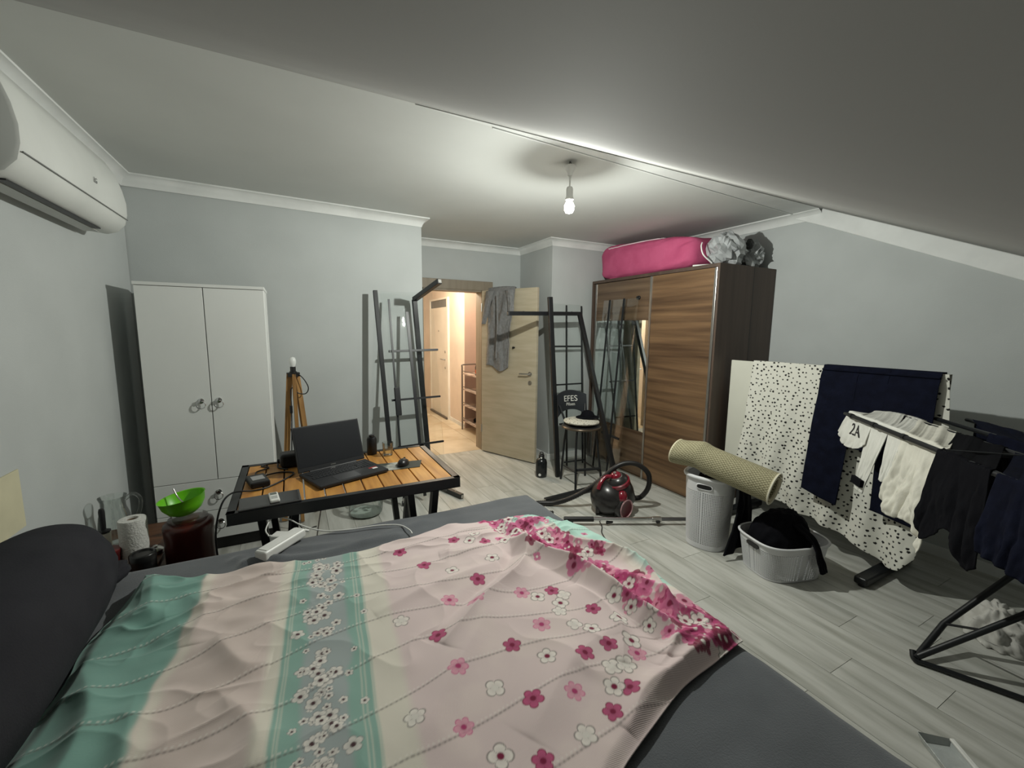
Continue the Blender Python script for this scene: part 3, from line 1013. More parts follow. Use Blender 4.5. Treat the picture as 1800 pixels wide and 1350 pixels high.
# dense flowers along the foot end
dens = [(0.86, 1.80), (0.92, 1.70), (0.97, 1.55), (0.99, 1.40), (1.03, 1.28), (1.06, 1.12), (1.07, 1.0), (1.07, 0.88), (1.12, 0.79), (1.2, 0.76)]
for k in range(260):
    i = rf.randrange(len(dens) - 1)
    q = rf.random()
    cx = dens[i][0] + (dens[i + 1][0] - dens[i][0]) * q + rf.gauss(0, 0.055)
    cy = dens[i][1] + (dens[i + 1][1] - dens[i][1]) * q + rf.gauss(0, 0.045)
    flower(cx, cy, rf.uniform(0.016, 0.036), rf.choice((MAG, ROSE, ROSE, SOFT, WINE * 1.2, MAG)) * rf.uniform(0.9, 1.1), rf.choice((WINE, WINE, WHT)), rf.uniform(0, 6), None, rf.choice((5, 5, 4)), 0.88)
for k in range(26):
    i = rf.randrange(len(dens) - 1)
    flower(dens[i][0] - 0.06 + rf.gauss(0, 0.06), dens[i][1] + rf.gauss(0, 0.06), rf.uniform(0.022, 0.032), WHT, WINE, rf.uniform(0, 6), LINE, 5, 0.85)
for cx, cy in [(0.358, 1.166), (0.544, 1.024), (0.583, 1.382), (0.67, 0.716), (0.507, 0.835), (0.715, 0.891), (0.804, 0.89), (0.45, 0.693), (0.423, 1.557), (0.87, 1.05), (0.72, 1.62), (0.60, 1.70), (0.754, 0.745), (0.36, 1.70), (0.80, 1.20)]:
    flower(cx, cy, rf.uniform(0.026, 0.031), MAG * rf.uniform(0.95, 1.15), WINE, rf.uniform(0, 6), WINE, 5, 0.92)
for cx, cy in [(0.366, 1.009), (0.319, 0.843), (0.616, 0.805), (0.67, 1.06), (0.691, 1.231), (0.447, 1.317), (0.86, 0.83), (0.52, 1.25)]:
    flower(cx, cy, rf.uniform(0.026, 0.032), SOFT, MAG, rf.uniform(0, 6), ROSE, 6, 0.75)
for cx, cy in [(0.271, 1.285), (0.22, 0.913), (0.434, 0.911), (0.572, 0.698), (0.369, 0.744), (0.616, 0.94), (0.757, 0.822), (0.721, 0.77), (0.766, 1.012), (0.802, 0.97), (0.789, 1.128), (0.825, 1.16), (0.734, 1.191), (0.877, 0.872), (0.515, 1.479), (0.69, 1.484), (0.80, 0.812), (0.76, 1.09), (0.66, 1.66), (0.70, 1.70)]:
    flower(cx, cy, rf.uniform(0.027, 0.033), WHT, WINE if rf.random() < 0.6 else WHT * 0.9, rf.uniform(0, 6), LINE, 4 if rf.random() < 0.6 else 5, 0.8)
M_BLANKET = print_mat('printed_knit', 0.95, wave=110, bump=0.12, sheen=0.2)
bl = grid_obj('blanket', np.stack([BX_, BY_, Zb], -1), M_BLANKET, None, COLR, solid=0.004)
tag(bl, 'pink flowered knit blanket with teal bands spread over the bed', 'blanket')

# ---- dark pillow propped at the bed head
n1, n2 = 60, 48
u = np.linspace(-1, 1, n1)[:, None] * np.ones((1, n2))
v = np.linspace(-1, 1, n2)[None, :] * np.ones((n1, 1))


def cushion(name, c, ax, ay, az, half, thick, m, parent=None, sag=0.0, seed=1, amp=0.02, p=2.6):
    """puffed cushion: ax, ay the sheet axes, az the thickness axis"""
    th = np.linspace(0, 2 * math.pi, 72, endpoint=False)[:, None] * np.ones((1, 33))
    ph = np.linspace(0, math.pi, 33)[None, :] * np.ones((72, 1))
    q = 2.0 / p
    sp = lambda w_, e: np.sign(w_) * np.abs(w_) ** e
    r_ = np.sin(ph) ** 0.75
    a_ = r_ * sp(np.cos(th), q)
    b_ = r_ * sp(np.sin(th), q)
    c_ = np.cos(ph) * (1 - 0.15 * (np.abs(a_) ** 3 + np.abs(b_) ** 3))
    nz = vnoise(a_ * 2 + 5, b_ * 2 + 3, 1.6, seed, 3) * amp
    P = (np.array(c) + (a_ * half[0])[..., None] * np.array(ax) + (b_ * half[1])[..., None] * np.array(ay)
         + (c_ * thick + nz * np.sin(ph))[..., None] * np.array(az))
    P[..., 2] -= sag * (a_ ** 2)
    return grid_obj(name, P, m, parent, close_u=True)


pil = cushion('pillow', (-0.735, 1.375, 0.735), (0, 1, 0), (-0.30, 0, 0.95), (0.95, 0, 0.30), (0.67, 0.19), 0.205, M_PILLOW, seed=4, amp=0.03)
tag(pil, 'big dark charcoal pillow propped against the wall at the bed head', 'pillow')
pil2 = cushion('pillow', (-0.70, 1.97, 0.60), (0.3, 0.95, 0), (-0.25, 0, 0.97), (0.95, -0.3, 0.25), (0.14, 0.035), 0.10, M_PILLOW, seed=9, amp=0.03)
tag(pil2, 'small charcoal pillow wedged between the big pillow and the bedside table', 'pillow')

# ---- bedside table and what stands on it
NZ = 0.40
M_NS = mat('brown_stained_wood', rgb(98, 62, 36), 0.45, col2=rgb(70, 42, 24), scale=3, stretch=(1, 8, 4), detail=6)
ns = thing('bedside_table', 'small brown wooden bedside table between bed and white wardrobe', 'table', (-0.78, 2.6, 0))
MB().box2((-0.962, 2.20, NZ - 0.03), (-0.628, 3.02, NZ)).build('tabletop', M_NS, ns, bevel=0.004)
for x in (-0.94, -0.652):
    for y in (2.23, 2.98):
        MB().box2((x - 0.02, y - 0.02, 0), (x + 0.02, y + 0.02, NZ - 0.03)).build('leg', M_NS, ns)
MB().box2((-0.945, 2.235, NZ - 0.12), (-0.648, 2.975, NZ - 0.03)).build('apron', M_NS, ns)

pt = thing('paper_towel_roll', 'upright roll of white paper towels on the bedside table', 'paper roll', (-0.712, 2.50, NZ))
rl = MB().lathe([(0.022, 0.001), (0.052, 0.001), (0.0535, 0.01), (0.0535, 0.228), (0.051, 0.236), (0.024, 0.238), (0.022, 0.232), (0.022, 0.001)], (-0.712, 2.50, NZ), 28).build('paper', mat('paper_towel', rgb(206, 205, 200), 1.0, scale=60, bump=0.5, bump_scale=120), pt, smooth=True)
MB().lathe([(0.0215, 0.004), (0.0215, 0.23), (0.019, 0.23), (0.019, 0.004), (0.0215, 0.004)], (-0.712, 2.50, NZ), 24).build('cardboard_core', mat('cardboard', rgb(120, 100, 78), 0.9), pt, smooth=True)

lr = thing('lint_roller', 'white lint roller with black handle standing on the bedside table', 'lint roller', (-0.835, 2.56, NZ))
MB().lathe([(0.0, 0.001), (0.024, 0.001), (0.025, 0.005), (0.025, 0.165), (0.0, 0.168)], (-0.835, 2.56, NZ), 20).build('roll', mat('sticky_paper', rgb(206, 202, 188), 0.8), lr, smooth=True)
MB().lathe([(0.0, 0.169), (0.026, 0.17), (0.026, 0.176), (0.01, 0.182), (0.011, 0.20), (0.012, 0.27), (0.009, 0.283), (0.0, 0.286)], (-0.835, 2.56, NZ), 18).build('handle', M_BLACKP, lr, smooth=True)

jg = thing('glass_jug', 'clear glass water jug with curled handle by the wall', 'jug', (-0.865, 2.80, NZ))
MB().lathe([(0.0, 0.004), (0.06, 0.004), (0.068, 0.02), (0.07, 0.09), (0.062, 0.16), (0.05, 0.20), (0.05, 0.235), (0.058, 0.262), (0.055, 0.262), (0.047, 0.235), (0.047, 0.20), (0.06, 0.16), (0.067, 0.09), (0.064, 0.024), (0.0, 0.01)], (-0.865, 2.80, NZ), 28).build('body', M_WARE, jg, smooth=True)
MB().tube(curve_pts([(-0.815, 2.80, NZ + 0.24), (-0.78, 2.795, NZ + 0.265), (-0.752, 2.79, NZ + 0.235), (-0.76, 2.79, NZ + 0.17), (-0.79, 2.795, NZ + 0.11), (-0.80, 2.80, NZ + 0.09)], 6), 0.009, 10).build('handle', M_WARE, jg, smooth=True)

cu = thing('red_tub', 'small dark red plastic tub beside the lint roller', 'tub', (-0.80, 2.46, NZ))
MB().lathe([(0.0, 0.001), (0.042, 0.001), (0.048, 0.10), (0.05, 0.102), (0.05, 0.112), (0.046, 0.112), (0.042, 0.01), (0.0, 0.008)], (-0.80, 2.46, NZ), 24).build('body', mat('dark_red_plastic', rgb(92, 26, 26), 0.4), cu, smooth=True)
MB().lathe([(0.0, 0.092), (0.044, 0.092), (0.05, 0.113), (0.05, 0.118), (0.0, 0.122)], (-0.80, 2.46, NZ), 24).build('lid', mat('red_lid', rgb(110, 34, 34), 0.35), cu, smooth=True)

tp = thing('black_tin', 'low round black tin with a ridged lid beside the paper towels', 'tin', (-0.66, 2.40, NZ))
MB().lathe([(0.0, 0.001), (0.046, 0.001), (0.048, 0.004), (0.048, 0.09), (0.0, 0.092)], (-0.66, 2.40, NZ), 28).build('body', M_BLACKP, tp, smooth=True)
MB().lathe([(0.0485, 0.07), (0.05, 0.07), (0.05, 0.098), (0.046, 0.102), (0.038, 0.102), (0.036, 0.096), (0.0, 0.096)], (-0.66, 2.40, NZ), 28).build('lid', mat('black_lid', rgb(30, 30, 30), 0.3), tp, smooth=True)
sp = thing('steel_bottle_cap', 'small steel cap lying behind the black tin', 'cap', (-0.65, 2.5, NZ))
MB().lathe([(0.0, 0.001), (0.03, 0.001), (0.032, 0.02), (0.02, 0.032), (0.0, 0.034)], (-0.662, 2.60, NZ), 20).build('shell', M_STEEL, sp, smooth=True)
MB().lathe([(0.006, 0.033), (0.01, 0.04), (0.0, 0.046)], (-0.662, 2.60, NZ), 14).build('knob', M_STEEL, sp, smooth=True)

hs = thing('spray_can', 'white bottle with twisted grey collar tucked behind the pillow', 'bottle', (-0.90, 2.42, NZ))
MB().lathe([(0.0, 0.001), (0.028, 0.001), (0.03, 0.006), (0.03, 0.09), (0.02, 0.11), (0.012, 0.115)], (-0.90, 2.42, NZ), 20).build('body', M_WHITEP, hs, smooth=True)
MB().lathe([(0.016, 0.112), (0.022, 0.116), (0.018, 0.126), (0.022, 0.136), (0.012, 0.145), (0.0, 0.147)], (-0.90, 2.42, NZ), 20).build('cap', mat('grey_cap', rgb(150, 152, 152), 0.3), hs, smooth=True)

# dark red bin with a glass lid and the green bowl on it
dbx, dby = -0.515, 2.57
db = thing('dark_red_bin', 'dark red-brown round bin carrying the green bowl', 'bin', (dbx, dby, 0))
MB().lathe([(0.0, 0.0), (0.098, 0.0), (0.10, 0.01), (0.104, 0.5), (0.108, 0.535), (0.104, 0.55), (0.085, 0.56), (0.0, 0.56)], (dbx, dby, 0), 32).build('body', mat('dark_red_lacquer', rgb(76, 28, 20), 0.3, col2=rgb(60, 20, 14), scale=3, stretch=(4, 4, 0.5)), db, smooth=True)
MB().lathe([(0.082, 0.5605), (0.084, 0.575), (0.07, 0.585), (0.0, 0.588)], (dbx, dby, 0), 32).build('glass_lid', M_WARE, db, smooth=True)
gb = thing('green_bowl', 'bright green plastic bowl with a spoon in it', 'bowl', (dbx - 0.005, dby, 0.5885), (0.0, -0.16, 0.0), world=False)
gb.location.z = 0.598
M_GREEN = mat('lime_plastic', rgb(110, 196, 24), 0.35, scale=4)
MB().lathe([(0.0, 0.0), (0.045, 0.0), (0.07, 0.018), (0.09, 0.05), (0.098, 0.088), (0.101, 0.09), (0.095, 0.088), (0.087, 0.052), (0.066, 0.021), (0.0, 0.004)], (0, 0, 0), 36).build('bowl_shell', M_GREEN, gb, smooth=True)
MB().tube(curve_pts([(0.02, -0.01, 0.03), (-0.02, 0.03, 0.075), (-0.035, 0.05, 0.125)], 5), 0.004, 8).ball((0.03, -0.02, 0.028), (0.02, 0.014, 0.006), 12, 6).build('spoon', M_STEEL, gb, smooth=True)
fs_ = MB().ball((0.0, -0.02, 0.022), (0.045, 0.03, 0.012), 14, 6).build('leftover_food', mat('pale_leftovers', rgb(200, 205, 190), 0.7), gb, smooth=True)

# ---- air conditioner on the left wall
acp = [(0.0, 2.06), (0.06, 2.035), (0.11, 2.03), (0.155, 2.045), (0.19, 2.085), (0.203, 2.14), (0.204, 2.2), (0.192, 2.27), (0.17, 2.34), (0.135, 2.40), (0.09, 2.425), (0.0, 2.43)]
AY0, AY1 = 2.085, 3.16
ac = thing('air_conditioner', 'white split air conditioner mounted high on the left wall', 'air conditioner', (XL, 2.57, 2.03))
M_AC = mat('white_ac_shell', rgb(214, 216, 212), 0.35, scale=3)
vs, fs = [], []
ys = [(AY0, 0.93), (AY0 + 0.006, 0.98), (AY0 + 0.02, 1.0), (AY1 - 0.05, 1.0), (AY1 - 0.02, 0.975), (AY1, 0.9)]
for y, k in ys:
    for d, z in acp:
        vs.append((XL + d * k, y, 2.2 + (z - 2.2) * (k if d > 0 else 1)))
n = len(acp)
for i in range(len(ys) - 1):
    for j in range(n):
        fs.append((i * n + j, i * n + (j + 1) % n, (i + 1) * n + (j + 1) % n, (i + 1) * n + j))
fs += [tuple(range(n)), tuple(range((len(ys) - 1) * n, len(ys) * n))]
MB().add(vs, fs).build('housing', M_AC, ac, smooth=True, sharp=40)
MB().bar((XL + 0.2005, AY0 + 0.01, 2.115), (XL + 0.2005, AY1 - 0.03, 2.115), 0.004, 0.004).build('panel_seam', mat('grey_seam', rgb(120, 122, 120), 0.6), ac)
MB().bar((XL + 0.118, AY0 + 0.06, 2.0305), (XL + 0.118, AY1 - 0.2, 2.0305), 0.028, 0.006).build('air_slot', M_BLACKP, ac)
MB().bar((XL + 0.07, AY0 + 0.05, 2.0285), (XL + 0.07, AY1 - 0.12, 2.0285), 0.062, 0.006).build('louver', mat('louver_grey', rgb(186, 188, 184), 0.4), ac)
lg = text_mesh('LG', 0.032)
lo = link_mesh('logo', lg, mat('logo_grey', rgb(110, 112, 112), 0.4), ac)
lo.matrix_local = Matrix.Translation((0.2065, 2.70 - 2.57, 2.19 - 2.03)) @ Matrix(((0, 0, 1), (1, 0, 0), (0, 1, 0))).to_4x4()
# sheet of cream paper on the left wall above the pillow
pp = MB().box2((XL + 0.0015, 1.95, 0.755), (XL + 0.006, 2.275, 0.985)).build('wall_paper_sheet', mat('cream_paper', rgb(206, 200, 170), 0.9), None)
tag(pp, 'cream coloured paper sheet fixed to the wall above the pillow', 'paper')

# ---- tripod lamp behind the table
tl = thing('tripod_lamp', 'wooden tripod lamp without shade next to the white wardrobe', 'lamp', (-0.005, 3.66, 0))
M_PINE = mat('varnished_pine', rgb(170, 130, 78), 0.45, col2=rgb(132, 96, 54), scale=3, stretch=(6, 6, 0.8), detail=5)
tt = Vector((-0.003, 3.67, 1.19))
feet = [(-0.122, 3.66, 0), (0.005, 3.59, 0), (0.115, 3.75, 0)]
for f in feet:
    f = Vector(f)
    o_ = (f - Vector((tt.x, tt.y, 0))).normalized() * 0.026
    MB().bar(f + Vector((0, 0, 0.01)), tt + o_ + Vector((0, 0, -0.01)), 0.024, 0.04).build('leg', M_PINE, tl)
MB().cyl(tt + Vector((0, 0, -0.03)), tt + Vector((0, 0, 0.0)), 0.048, n=6).build('head', M_BLACKP, tl)
MB().lathe([(0.0, 0), (0.026, 0.0), (0.026, 0.008), (0.02, 0.012), (0.02, 0.045), (0.0, 0.045)], tt, 18).build('socket', M_BLACKP, tl, smooth=True)
MB().lathe([(0.014, 0.045), (0.018, 0.055), (0.024, 0.075), (0.025, 0.095), (0.018, 0.115), (0.0, 0.122)], tt, 20).build('bulb', mat('frosted_bulb', rgb(224, 226, 224), 0.35), tl, smooth=True)
MB().tube(curve_pts([tt + Vector((0.02, -0.02, 0.005)), tt + Vector((0.07, -0.03, -0.05)), tt + Vector((0.10, -0.03, -0.12)), tt + Vector((0.08, -0.03, -0.165)), tt + Vector((0.03, -0.035, -0.16)), tt + Vector((-0.02, -0.04, -0.12)), tt + Vector((-0.025, -0.05, -0.3)), tt + Vector((-0.04, -0.06, -0.6)), tt + Vector((-0.06, -0.08, -0.9)), Vector((-0.06, 3.5, 0.16)), Vector((0.0, 3.45, 0.01)), Vector((0.1, 3.45, 0.006))], 6), 0.004, 8).build('cable', M_BLACKP, tl, smooth=True)
MB().box2((tt.x - 0.037, tt.y - 0.063, 0.88), (tt.x - 0.017, tt.y - 0.045, 0.94)).build('switch', M_BLACKP, tl, bevel=0.004)

# ---- demijohn with greenery under the table
dj_ = thing('glass_demijohn', 'large clear glass bottle with green leaves standing under the table', 'glass bottle', (0.48, 3.53, 0))
MB().lathe([(0.0, 0.006), (0.10, 0.006), (0.13, 0.022), (0.135, 0.05), (0.135, 0.16), (0.125, 0.215), (0.09, 0.27), (0.045, 0.31), (0.038, 0.36), (0.043, 0.365), (0.040, 0.37)], (0.48, 3.53, 0), 36).build('body', M_WARE, dj_, smooth=True)
MB().lathe([(0.0, 0.0), (0.10, 0.0), (0.128, 0.018), (0.12, 0.02), (0.0, 0.02)], (0.48, 3.53, 0), 32).build('thick_base', mat('glass_base', rgb(178, 190, 182), 0.1), dj_, smooth=True)
M_LEAF = mat('leaf_green', rgb(64, 120, 60), 0.5)
rl_ = random.Random(2)
for k in range(16):
    a_ = rl_.uniform(0, 6.28)
    c_ = Vector((0.48 + 0.06 * math.cos(a_) * rl_.random(), 3.53 + 0.06 * math.sin(a_) * rl_.random(), 0.10 + 0.10 * rl_.random()))
    d_ = Vector((math.cos(a_), math.sin(a_), rl_.uniform(-0.3, 0.6))).normalized()
    e_ = d_.cross(Vector((0, 0, 1))).normalized()
    n_ = e_.cross(d_)
    q = [c_, c_ + d_ * 0.025 + e_ * 0.014 + n_ * 0.004, c_ + d_ * 0.06, c_ + d_ * 0.025 - e_ * 0.014 + n_ * 0.004, c_ + d_ * 0.03 - n_ * 0.003]
    MB().add(q, [(0, 1, 4), (1, 2, 4), (2, 3, 4), (3, 0, 4)]).build('leaf', M_LEAF, dj_, smooth=True)

# ================================================================== on the table
def rotz(a):
    return Matrix.Rotation(a, 3, 'Z')


lp = thing('laptop', 'open black laptop with dark screen on the slatted table', 'laptop', (0.185, 2.635, TZ + 0.001), (0, 0, math.radians(20.0)), world=False)
M_LAP = mat('laptop_black', rgb(30, 31, 34), 0.42, scale=30)
LW, LD = 0.40, 0.275
MB().box2((-LW / 2, -LD, 0.004), (LW / 2, 0, 0.022)).build('base', M_LAP, lp, bevel=0.005)
kb = MB()
for r_i in range(6):
    off = [0, 0.004, 0.009, 0.012, 0.0, 0.0][r_i]
    for c_i in range(19):
        x0 = -0.178 + c_i * 0.0187 + off * (1 if c_i < 14 else 0)
        y0 = -0.035 - r_i * 0.0187
        kb.box((x0 + 0.0085, y0 - 0.0085, 0.0232), (0.0155, 0.0155, 0.002))
ko = kb.build('keyboard', mat('key_black', rgb(40, 41, 44), 0.5), lp)
ko['kind'] = 'stuff'
MB().box2((-0.09, -0.26, 0.0222), (0.04, -0.165, 0.0228)).build('touchpad', mat('touchpad_black', rgb(36, 37, 40), 0.3), lp)
MB().box2((0.135, -0.215, 0.0222), (0.165, -0.195, 0.0228)).build('white_sticker', M_WHITEP, lp)
MB().box2((0.12, -0.20, 0.0222), (0.17, -0.18, 0.0227)).build('red_sticker', mat('sticker_red', rgb(150, 40, 40), 0.5), lp)
MB().cyl((-0.14, 0.002, 0.018), (0.14, 0.002, 0.018), 0.008, n=12).build('hinge', M_LAP, lp, smooth=True)
sa = math.radians(17)
Rs = Matrix.Rotation(-sa, 3, 'X')
SH = 0.26
scr = MB()
scr.box(Rs @ Vector((0, 0.004, SH / 2)) + Vector((0, 0.004, 0.022)), (LW, 0.008, SH), Rs)
so = scr.build('screen_lid', M_LAP, lp, bevel=0.004)
MB().box(Rs @ Vector((0, -0.0007, SH / 2 + 0.008)) + Vector((0, 0.004, 0.022)), (LW - 0.02, 0.001, SH - 0.035), Rs).build('display', mat('dark_display', rgb(34, 36, 40), 0.30, scale=2), so)
MB().box(Rs @ Vector((0, -0.0007, 0.012)) + Vector((0, 0.004, 0.022)), (0.03, 0.0012, 0.005), Rs).build('brand_mark', M_STEEL, so)

ms = thing('computer_mouse', 'black computer mouse on the printed mat', 'mouse', (0.575, 2.545, TZ + 0.004), (0, 0, math.radians(65)), world=False)
P = []
mb = MB().ball((0, 0, 0.006), (0.06, 0.034, 0.032), 20, 12)
for p in mb.v:
    p.z = max(p.z, 0.001)
    p.z *= 1.0 - 0.25 * (p.x / 0.06)
mb.build('shell', mat('mouse_black', rgb(24, 24, 26), 0.35), ms, smooth=True)
MB().cyl((0.035, -0.005, 0.027), (0.035, 0.005, 0.027), 0.008, n=14).build('scroll_wheel', M_BLACKP, ms, smooth=True)
mpd = MB().add([(0.375, 2.475, TZ + 0.0012), (0.43, 2.62, TZ + 0.0012), (0.70, 2.585, TZ + 0.0012), (0.655, 2.46, TZ + 0.0012), (0.375, 2.475, TZ + 0.0035), (0.43, 2.62, TZ + 0.0035), (0.70, 2.585, TZ + 0.0035), (0.655, 2.46, TZ + 0.0035)],
               [(0, 1, 2, 3), (7, 6, 5, 4), (0, 4, 5, 1), (1, 5, 6, 2), (2, 6, 7, 3), (3, 7, 4, 0)]).build('mouse_mat', mat('printed_mat', rgb(168, 168, 160), 0.6, col2=rgb(52, 56, 50), scale=9, contrast=(0.48, 0.6)), None)
tag(mpd, 'thin grey and white printed mat lying under the computer mouse', 'mat')
gx, gy = 0.53, 2.79
gg = thing('drinking_glass', 'clear faceted drinking glass on the table', 'glass', (gx, gy, TZ + 0.001))
MB().lathe([(0.0, 0.002), (0.029, 0.002), (0.031, 0.006), (0.036, 0.088), (0.034, 0.088), (0.0285, 0.012), (0.0, 0.010)], (gx, gy, TZ + 0.001), 12).build('tumbler', M_WARE, gg)
MB().lathe([(0.0, 0.0), (0.028, 0.0), (0.0285, 0.0018), (0.0, 0.0018)], (gx, gy, TZ + 0.001), 12).build('thick_bottom', M_WARE, gg)

tb2 = thing('tablet', 'flat dark grey tablet lying at the corner of the slatted table', 'tablet', (-0.13, 2.265, TZ + 0.003), (0, 0, 0.06), world=False)
MB().box2((-0.13, -0.075, 0), (0.13, 0.085, 0.008)).build('shell', mat('tablet_grey', rgb(66, 66, 66), 0.45), tb2, bevel=0.003)
MB().box2((-0.12, -0.065, 0.008), (0.12, 0.075, 0.0085)).build('glass_face', mat('tablet_glass', rgb(48, 48, 50), 0.2), tb2)
rc = thing('remote_control', 'white remote control with grey display lying on the tablet', 'remote control', (-0.115, 2.265, TZ + 0.012), (0, 0, 0.12), world=False)
MB().box2((-0.021, -0.06, 0), (0.021, 0.055, 0.016)).build('shell', M_WHITEP, rc, bevel=0.006)
MB().box2((-0.014, 0.015, 0.016), (0.014, 0.045, 0.0166)).build('display', mat('lcd_grey', rgb(96, 102, 96), 0.3), rc)
for i in range(3):
    MB().box2((-0.013, -0.012 - i * 0.014, 0.016), (0.013, -0.004 - i * 0.014, 0.0172)).build('button', mat('button_grey', rgb(180, 182, 180), 0.5), rc)
pa = thing('power_adapter', 'black laptop power brick with a silver label on the table', 'power adapter', (-0.20, 2.56, TZ + 0.002), (0, 0, 0.25), world=False)
MB().box2((-0.045, -0.075, 0), (0.045, 0.075, 0.032)).build('brick', M_BLACKP, pa, bevel=0.006)
MB().box2((-0.028, -0.03, 0.032), (0.03, 0.04, 0.0325)).build('label', mat('silver_label', rgb(150, 150, 150), 0.35), pa)
bs = thing('bluetooth_speaker', 'black rounded box behind the laptop beside the coiled cables', 'speaker', (-0.045, 2.82, TZ + 0.003), (0, 0, 0.1), world=False)
MB().box2((-0.055, -0.05, 0), (0.06, 0.05, 0.085)).build('case', M_BLACKP, bs, bevel=0.02, seg=4)
MB().box2((-0.04, -0.053, 0.015), (0.045, -0.0495, 0.07)).build('grille', mat('grille_black', rgb(14, 14, 15), 0.9), bs)
b2 = thing('black_flask', 'small black flask behind the right side of the laptop', 'flask', (0.455, 2.86, TZ + 0.003))
MB().lathe([(0.0, 0), (0.03, 0), (0.032, 0.004), (0.032, 0.10), (0.026, 0.115), (0.0, 0.118)], (0.44, 2.86, TZ + 0.003), 18).build('body', M_BLACKP, b2, smooth=True)
MB().lathe([(0.012, 0.117), (0.018, 0.118), (0.018, 0.13), (0.0, 0.134)], (0.44, 2.86, TZ + 0.003), 16).build('cap', mat('flask_cap', rgb(40, 40, 42), 0.3), b2, smooth=True)
zt = TZ + 0.006
cb1 = MB().tube(curve_pts([(-0.18, 2.64, zt + 0.01), (-0.1, 2.70, zt), (-0.03, 2.66, zt), (-0.06, 2.58, zt), (-0.15, 2.47, zt), (-0.22, 2.44, zt + 0.002), (-0.30, 2.42, zt + 0.012), (-0.345, 2.38, zt - 0.03), (-0.37, 2.34, zt - 0.16), (-0.36, 2.32, zt - 0.35), (-0.34, 2.32, zt - 0.52), (-0.32, 2.34, 0.06), (-0.3, 2.45, 0.006)], 8), 0.0045, 8).build('power_cable', M_BLACKP, None, smooth=True)
tag(cb1, 'black power cable running off the table edge to the floor', 'cable')
cb2 = MB().tube(curve_pts([(-0.21, 2.66, zt), (-0.22, 2.76, zt), (-0.16, 2.82, zt), (-0.2, 2.87, zt), (-0.12, 2.885, zt + 0.004), (-0.11, 2.80, zt), (-0.06, 2.74, zt)], 8), 0.004, 8).build('audio_cable', M_BLACKP, None, smooth=True)
tag(cb2, 'thin black cable looped on the table beside the power brick', 'cable')
plg = thing('plug', 'black mains plug lying at the rear table edge', 'plug', (-0.125, 2.875, TZ + 0.004))
MB().lathe([(0.0, -0.024), (0.014, -0.022), (0.016, 0.0), (0.012, 0.018), (0.0, 0.022)], (-0.095, 2.885, TZ + 0.02), 14, (1, 0.2, 0)).build('body', M_BLACKP, plg, smooth=True)
MB().cyl((-0.072, 2.884, TZ + 0.02), (-0.056, 2.887, TZ + 0.02), 0.003, n=8).build('pin', M_STEEL, plg, smooth=True)

# ---- white multi-socket block on the bed with a charger and its cable
ang = math.atan2(0.09 + 0.09, 0.14)
sk = thing('socket_block', 'white power strip lying on the bed sheet by the table leg', 'power strip', (-0.085, 2.015, BEDZ + 0.014), (0, 0, math.radians(47)), world=False)
MB().box2((-0.115, -0.03, 0), (0.115, 0.03, 0.042)).build('housing', M_WHITEP, sk, bevel=0.010, seg=3)
MB().box2((-0.10, -0.022, 0.042), (0.10, 0.022, 0.0445)).build('cover_plate', M_WHITEP, sk, bevel=0.002)
MB().tube([(0.112, 0, 0.02), (0.14, 0.0, 0.016), (0.155, -0.005, 0.006)], 0.006, 8).build('cord', M_WHITEP, sk, smooth=True)
ch = thing('charger', 'white phone charger plugged beside the power strip', 'charger', (-0.095, 2.10, BEDZ + 0.014), (0, 0, math.radians(-30)), world=False)
MB().box2((-0.03, -0.028, 0), (0.03, 0.028, 0.03)).build('body', M_WHITEP, ch, bevel=0.007, seg=3)
MB().cyl((-0.03, 0, 0.016), (-0.045, 0, 0.016), 0.006, n=10).build('plug_end', M_WHITEP, ch, smooth=True)
cc = MB().tube(curve_pts([(-0.138, 2.123, BEDZ + 0.03), (-0.15, 2.15, BEDZ + 0.055), (-0.12, 2.20, BEDZ + 0.085), (-0.06, 2.19, BEDZ + 0.07), (0.0, 2.15, BEDZ + 0.04), (0.09, 2.10, BEDZ + 0.016), (0.2, 2.06, BEDZ + 0.016), (0.32, 2.045, BEDZ + 0.016), (0.42, 2.0, BEDZ + 0.018), (0.455, 1.93, BEDZ + 0.018), (0.46, 1.885, BEDZ + 0.016)], 8), 0.0032, 8).build('charging_cable', M_WHITEP, None, smooth=True)
tag(cc, 'thin white charging cable curving over the bed sheet under the blanket', 'cable')
c4 = MB().tube(curve_pts([(0.035, 2.18, BEDZ - 0.2), (0.06, 2.25, BEDZ - 0.1), (0.075, 2.30, 0.52), (0.1, 2.38, 0.6), (0.12, 2.42, 0.625)], 6), 0.0032, 8).build('extension_lead', M_WHITEP, None, smooth=True)
tag(c4, 'white lead hanging down under the table behind the bed', 'cable')

# ================================================================== dismantled glass partition
def lerp(a, c, t_):
    return Vector(a) * (1 - t_) + Vector(c) * t_


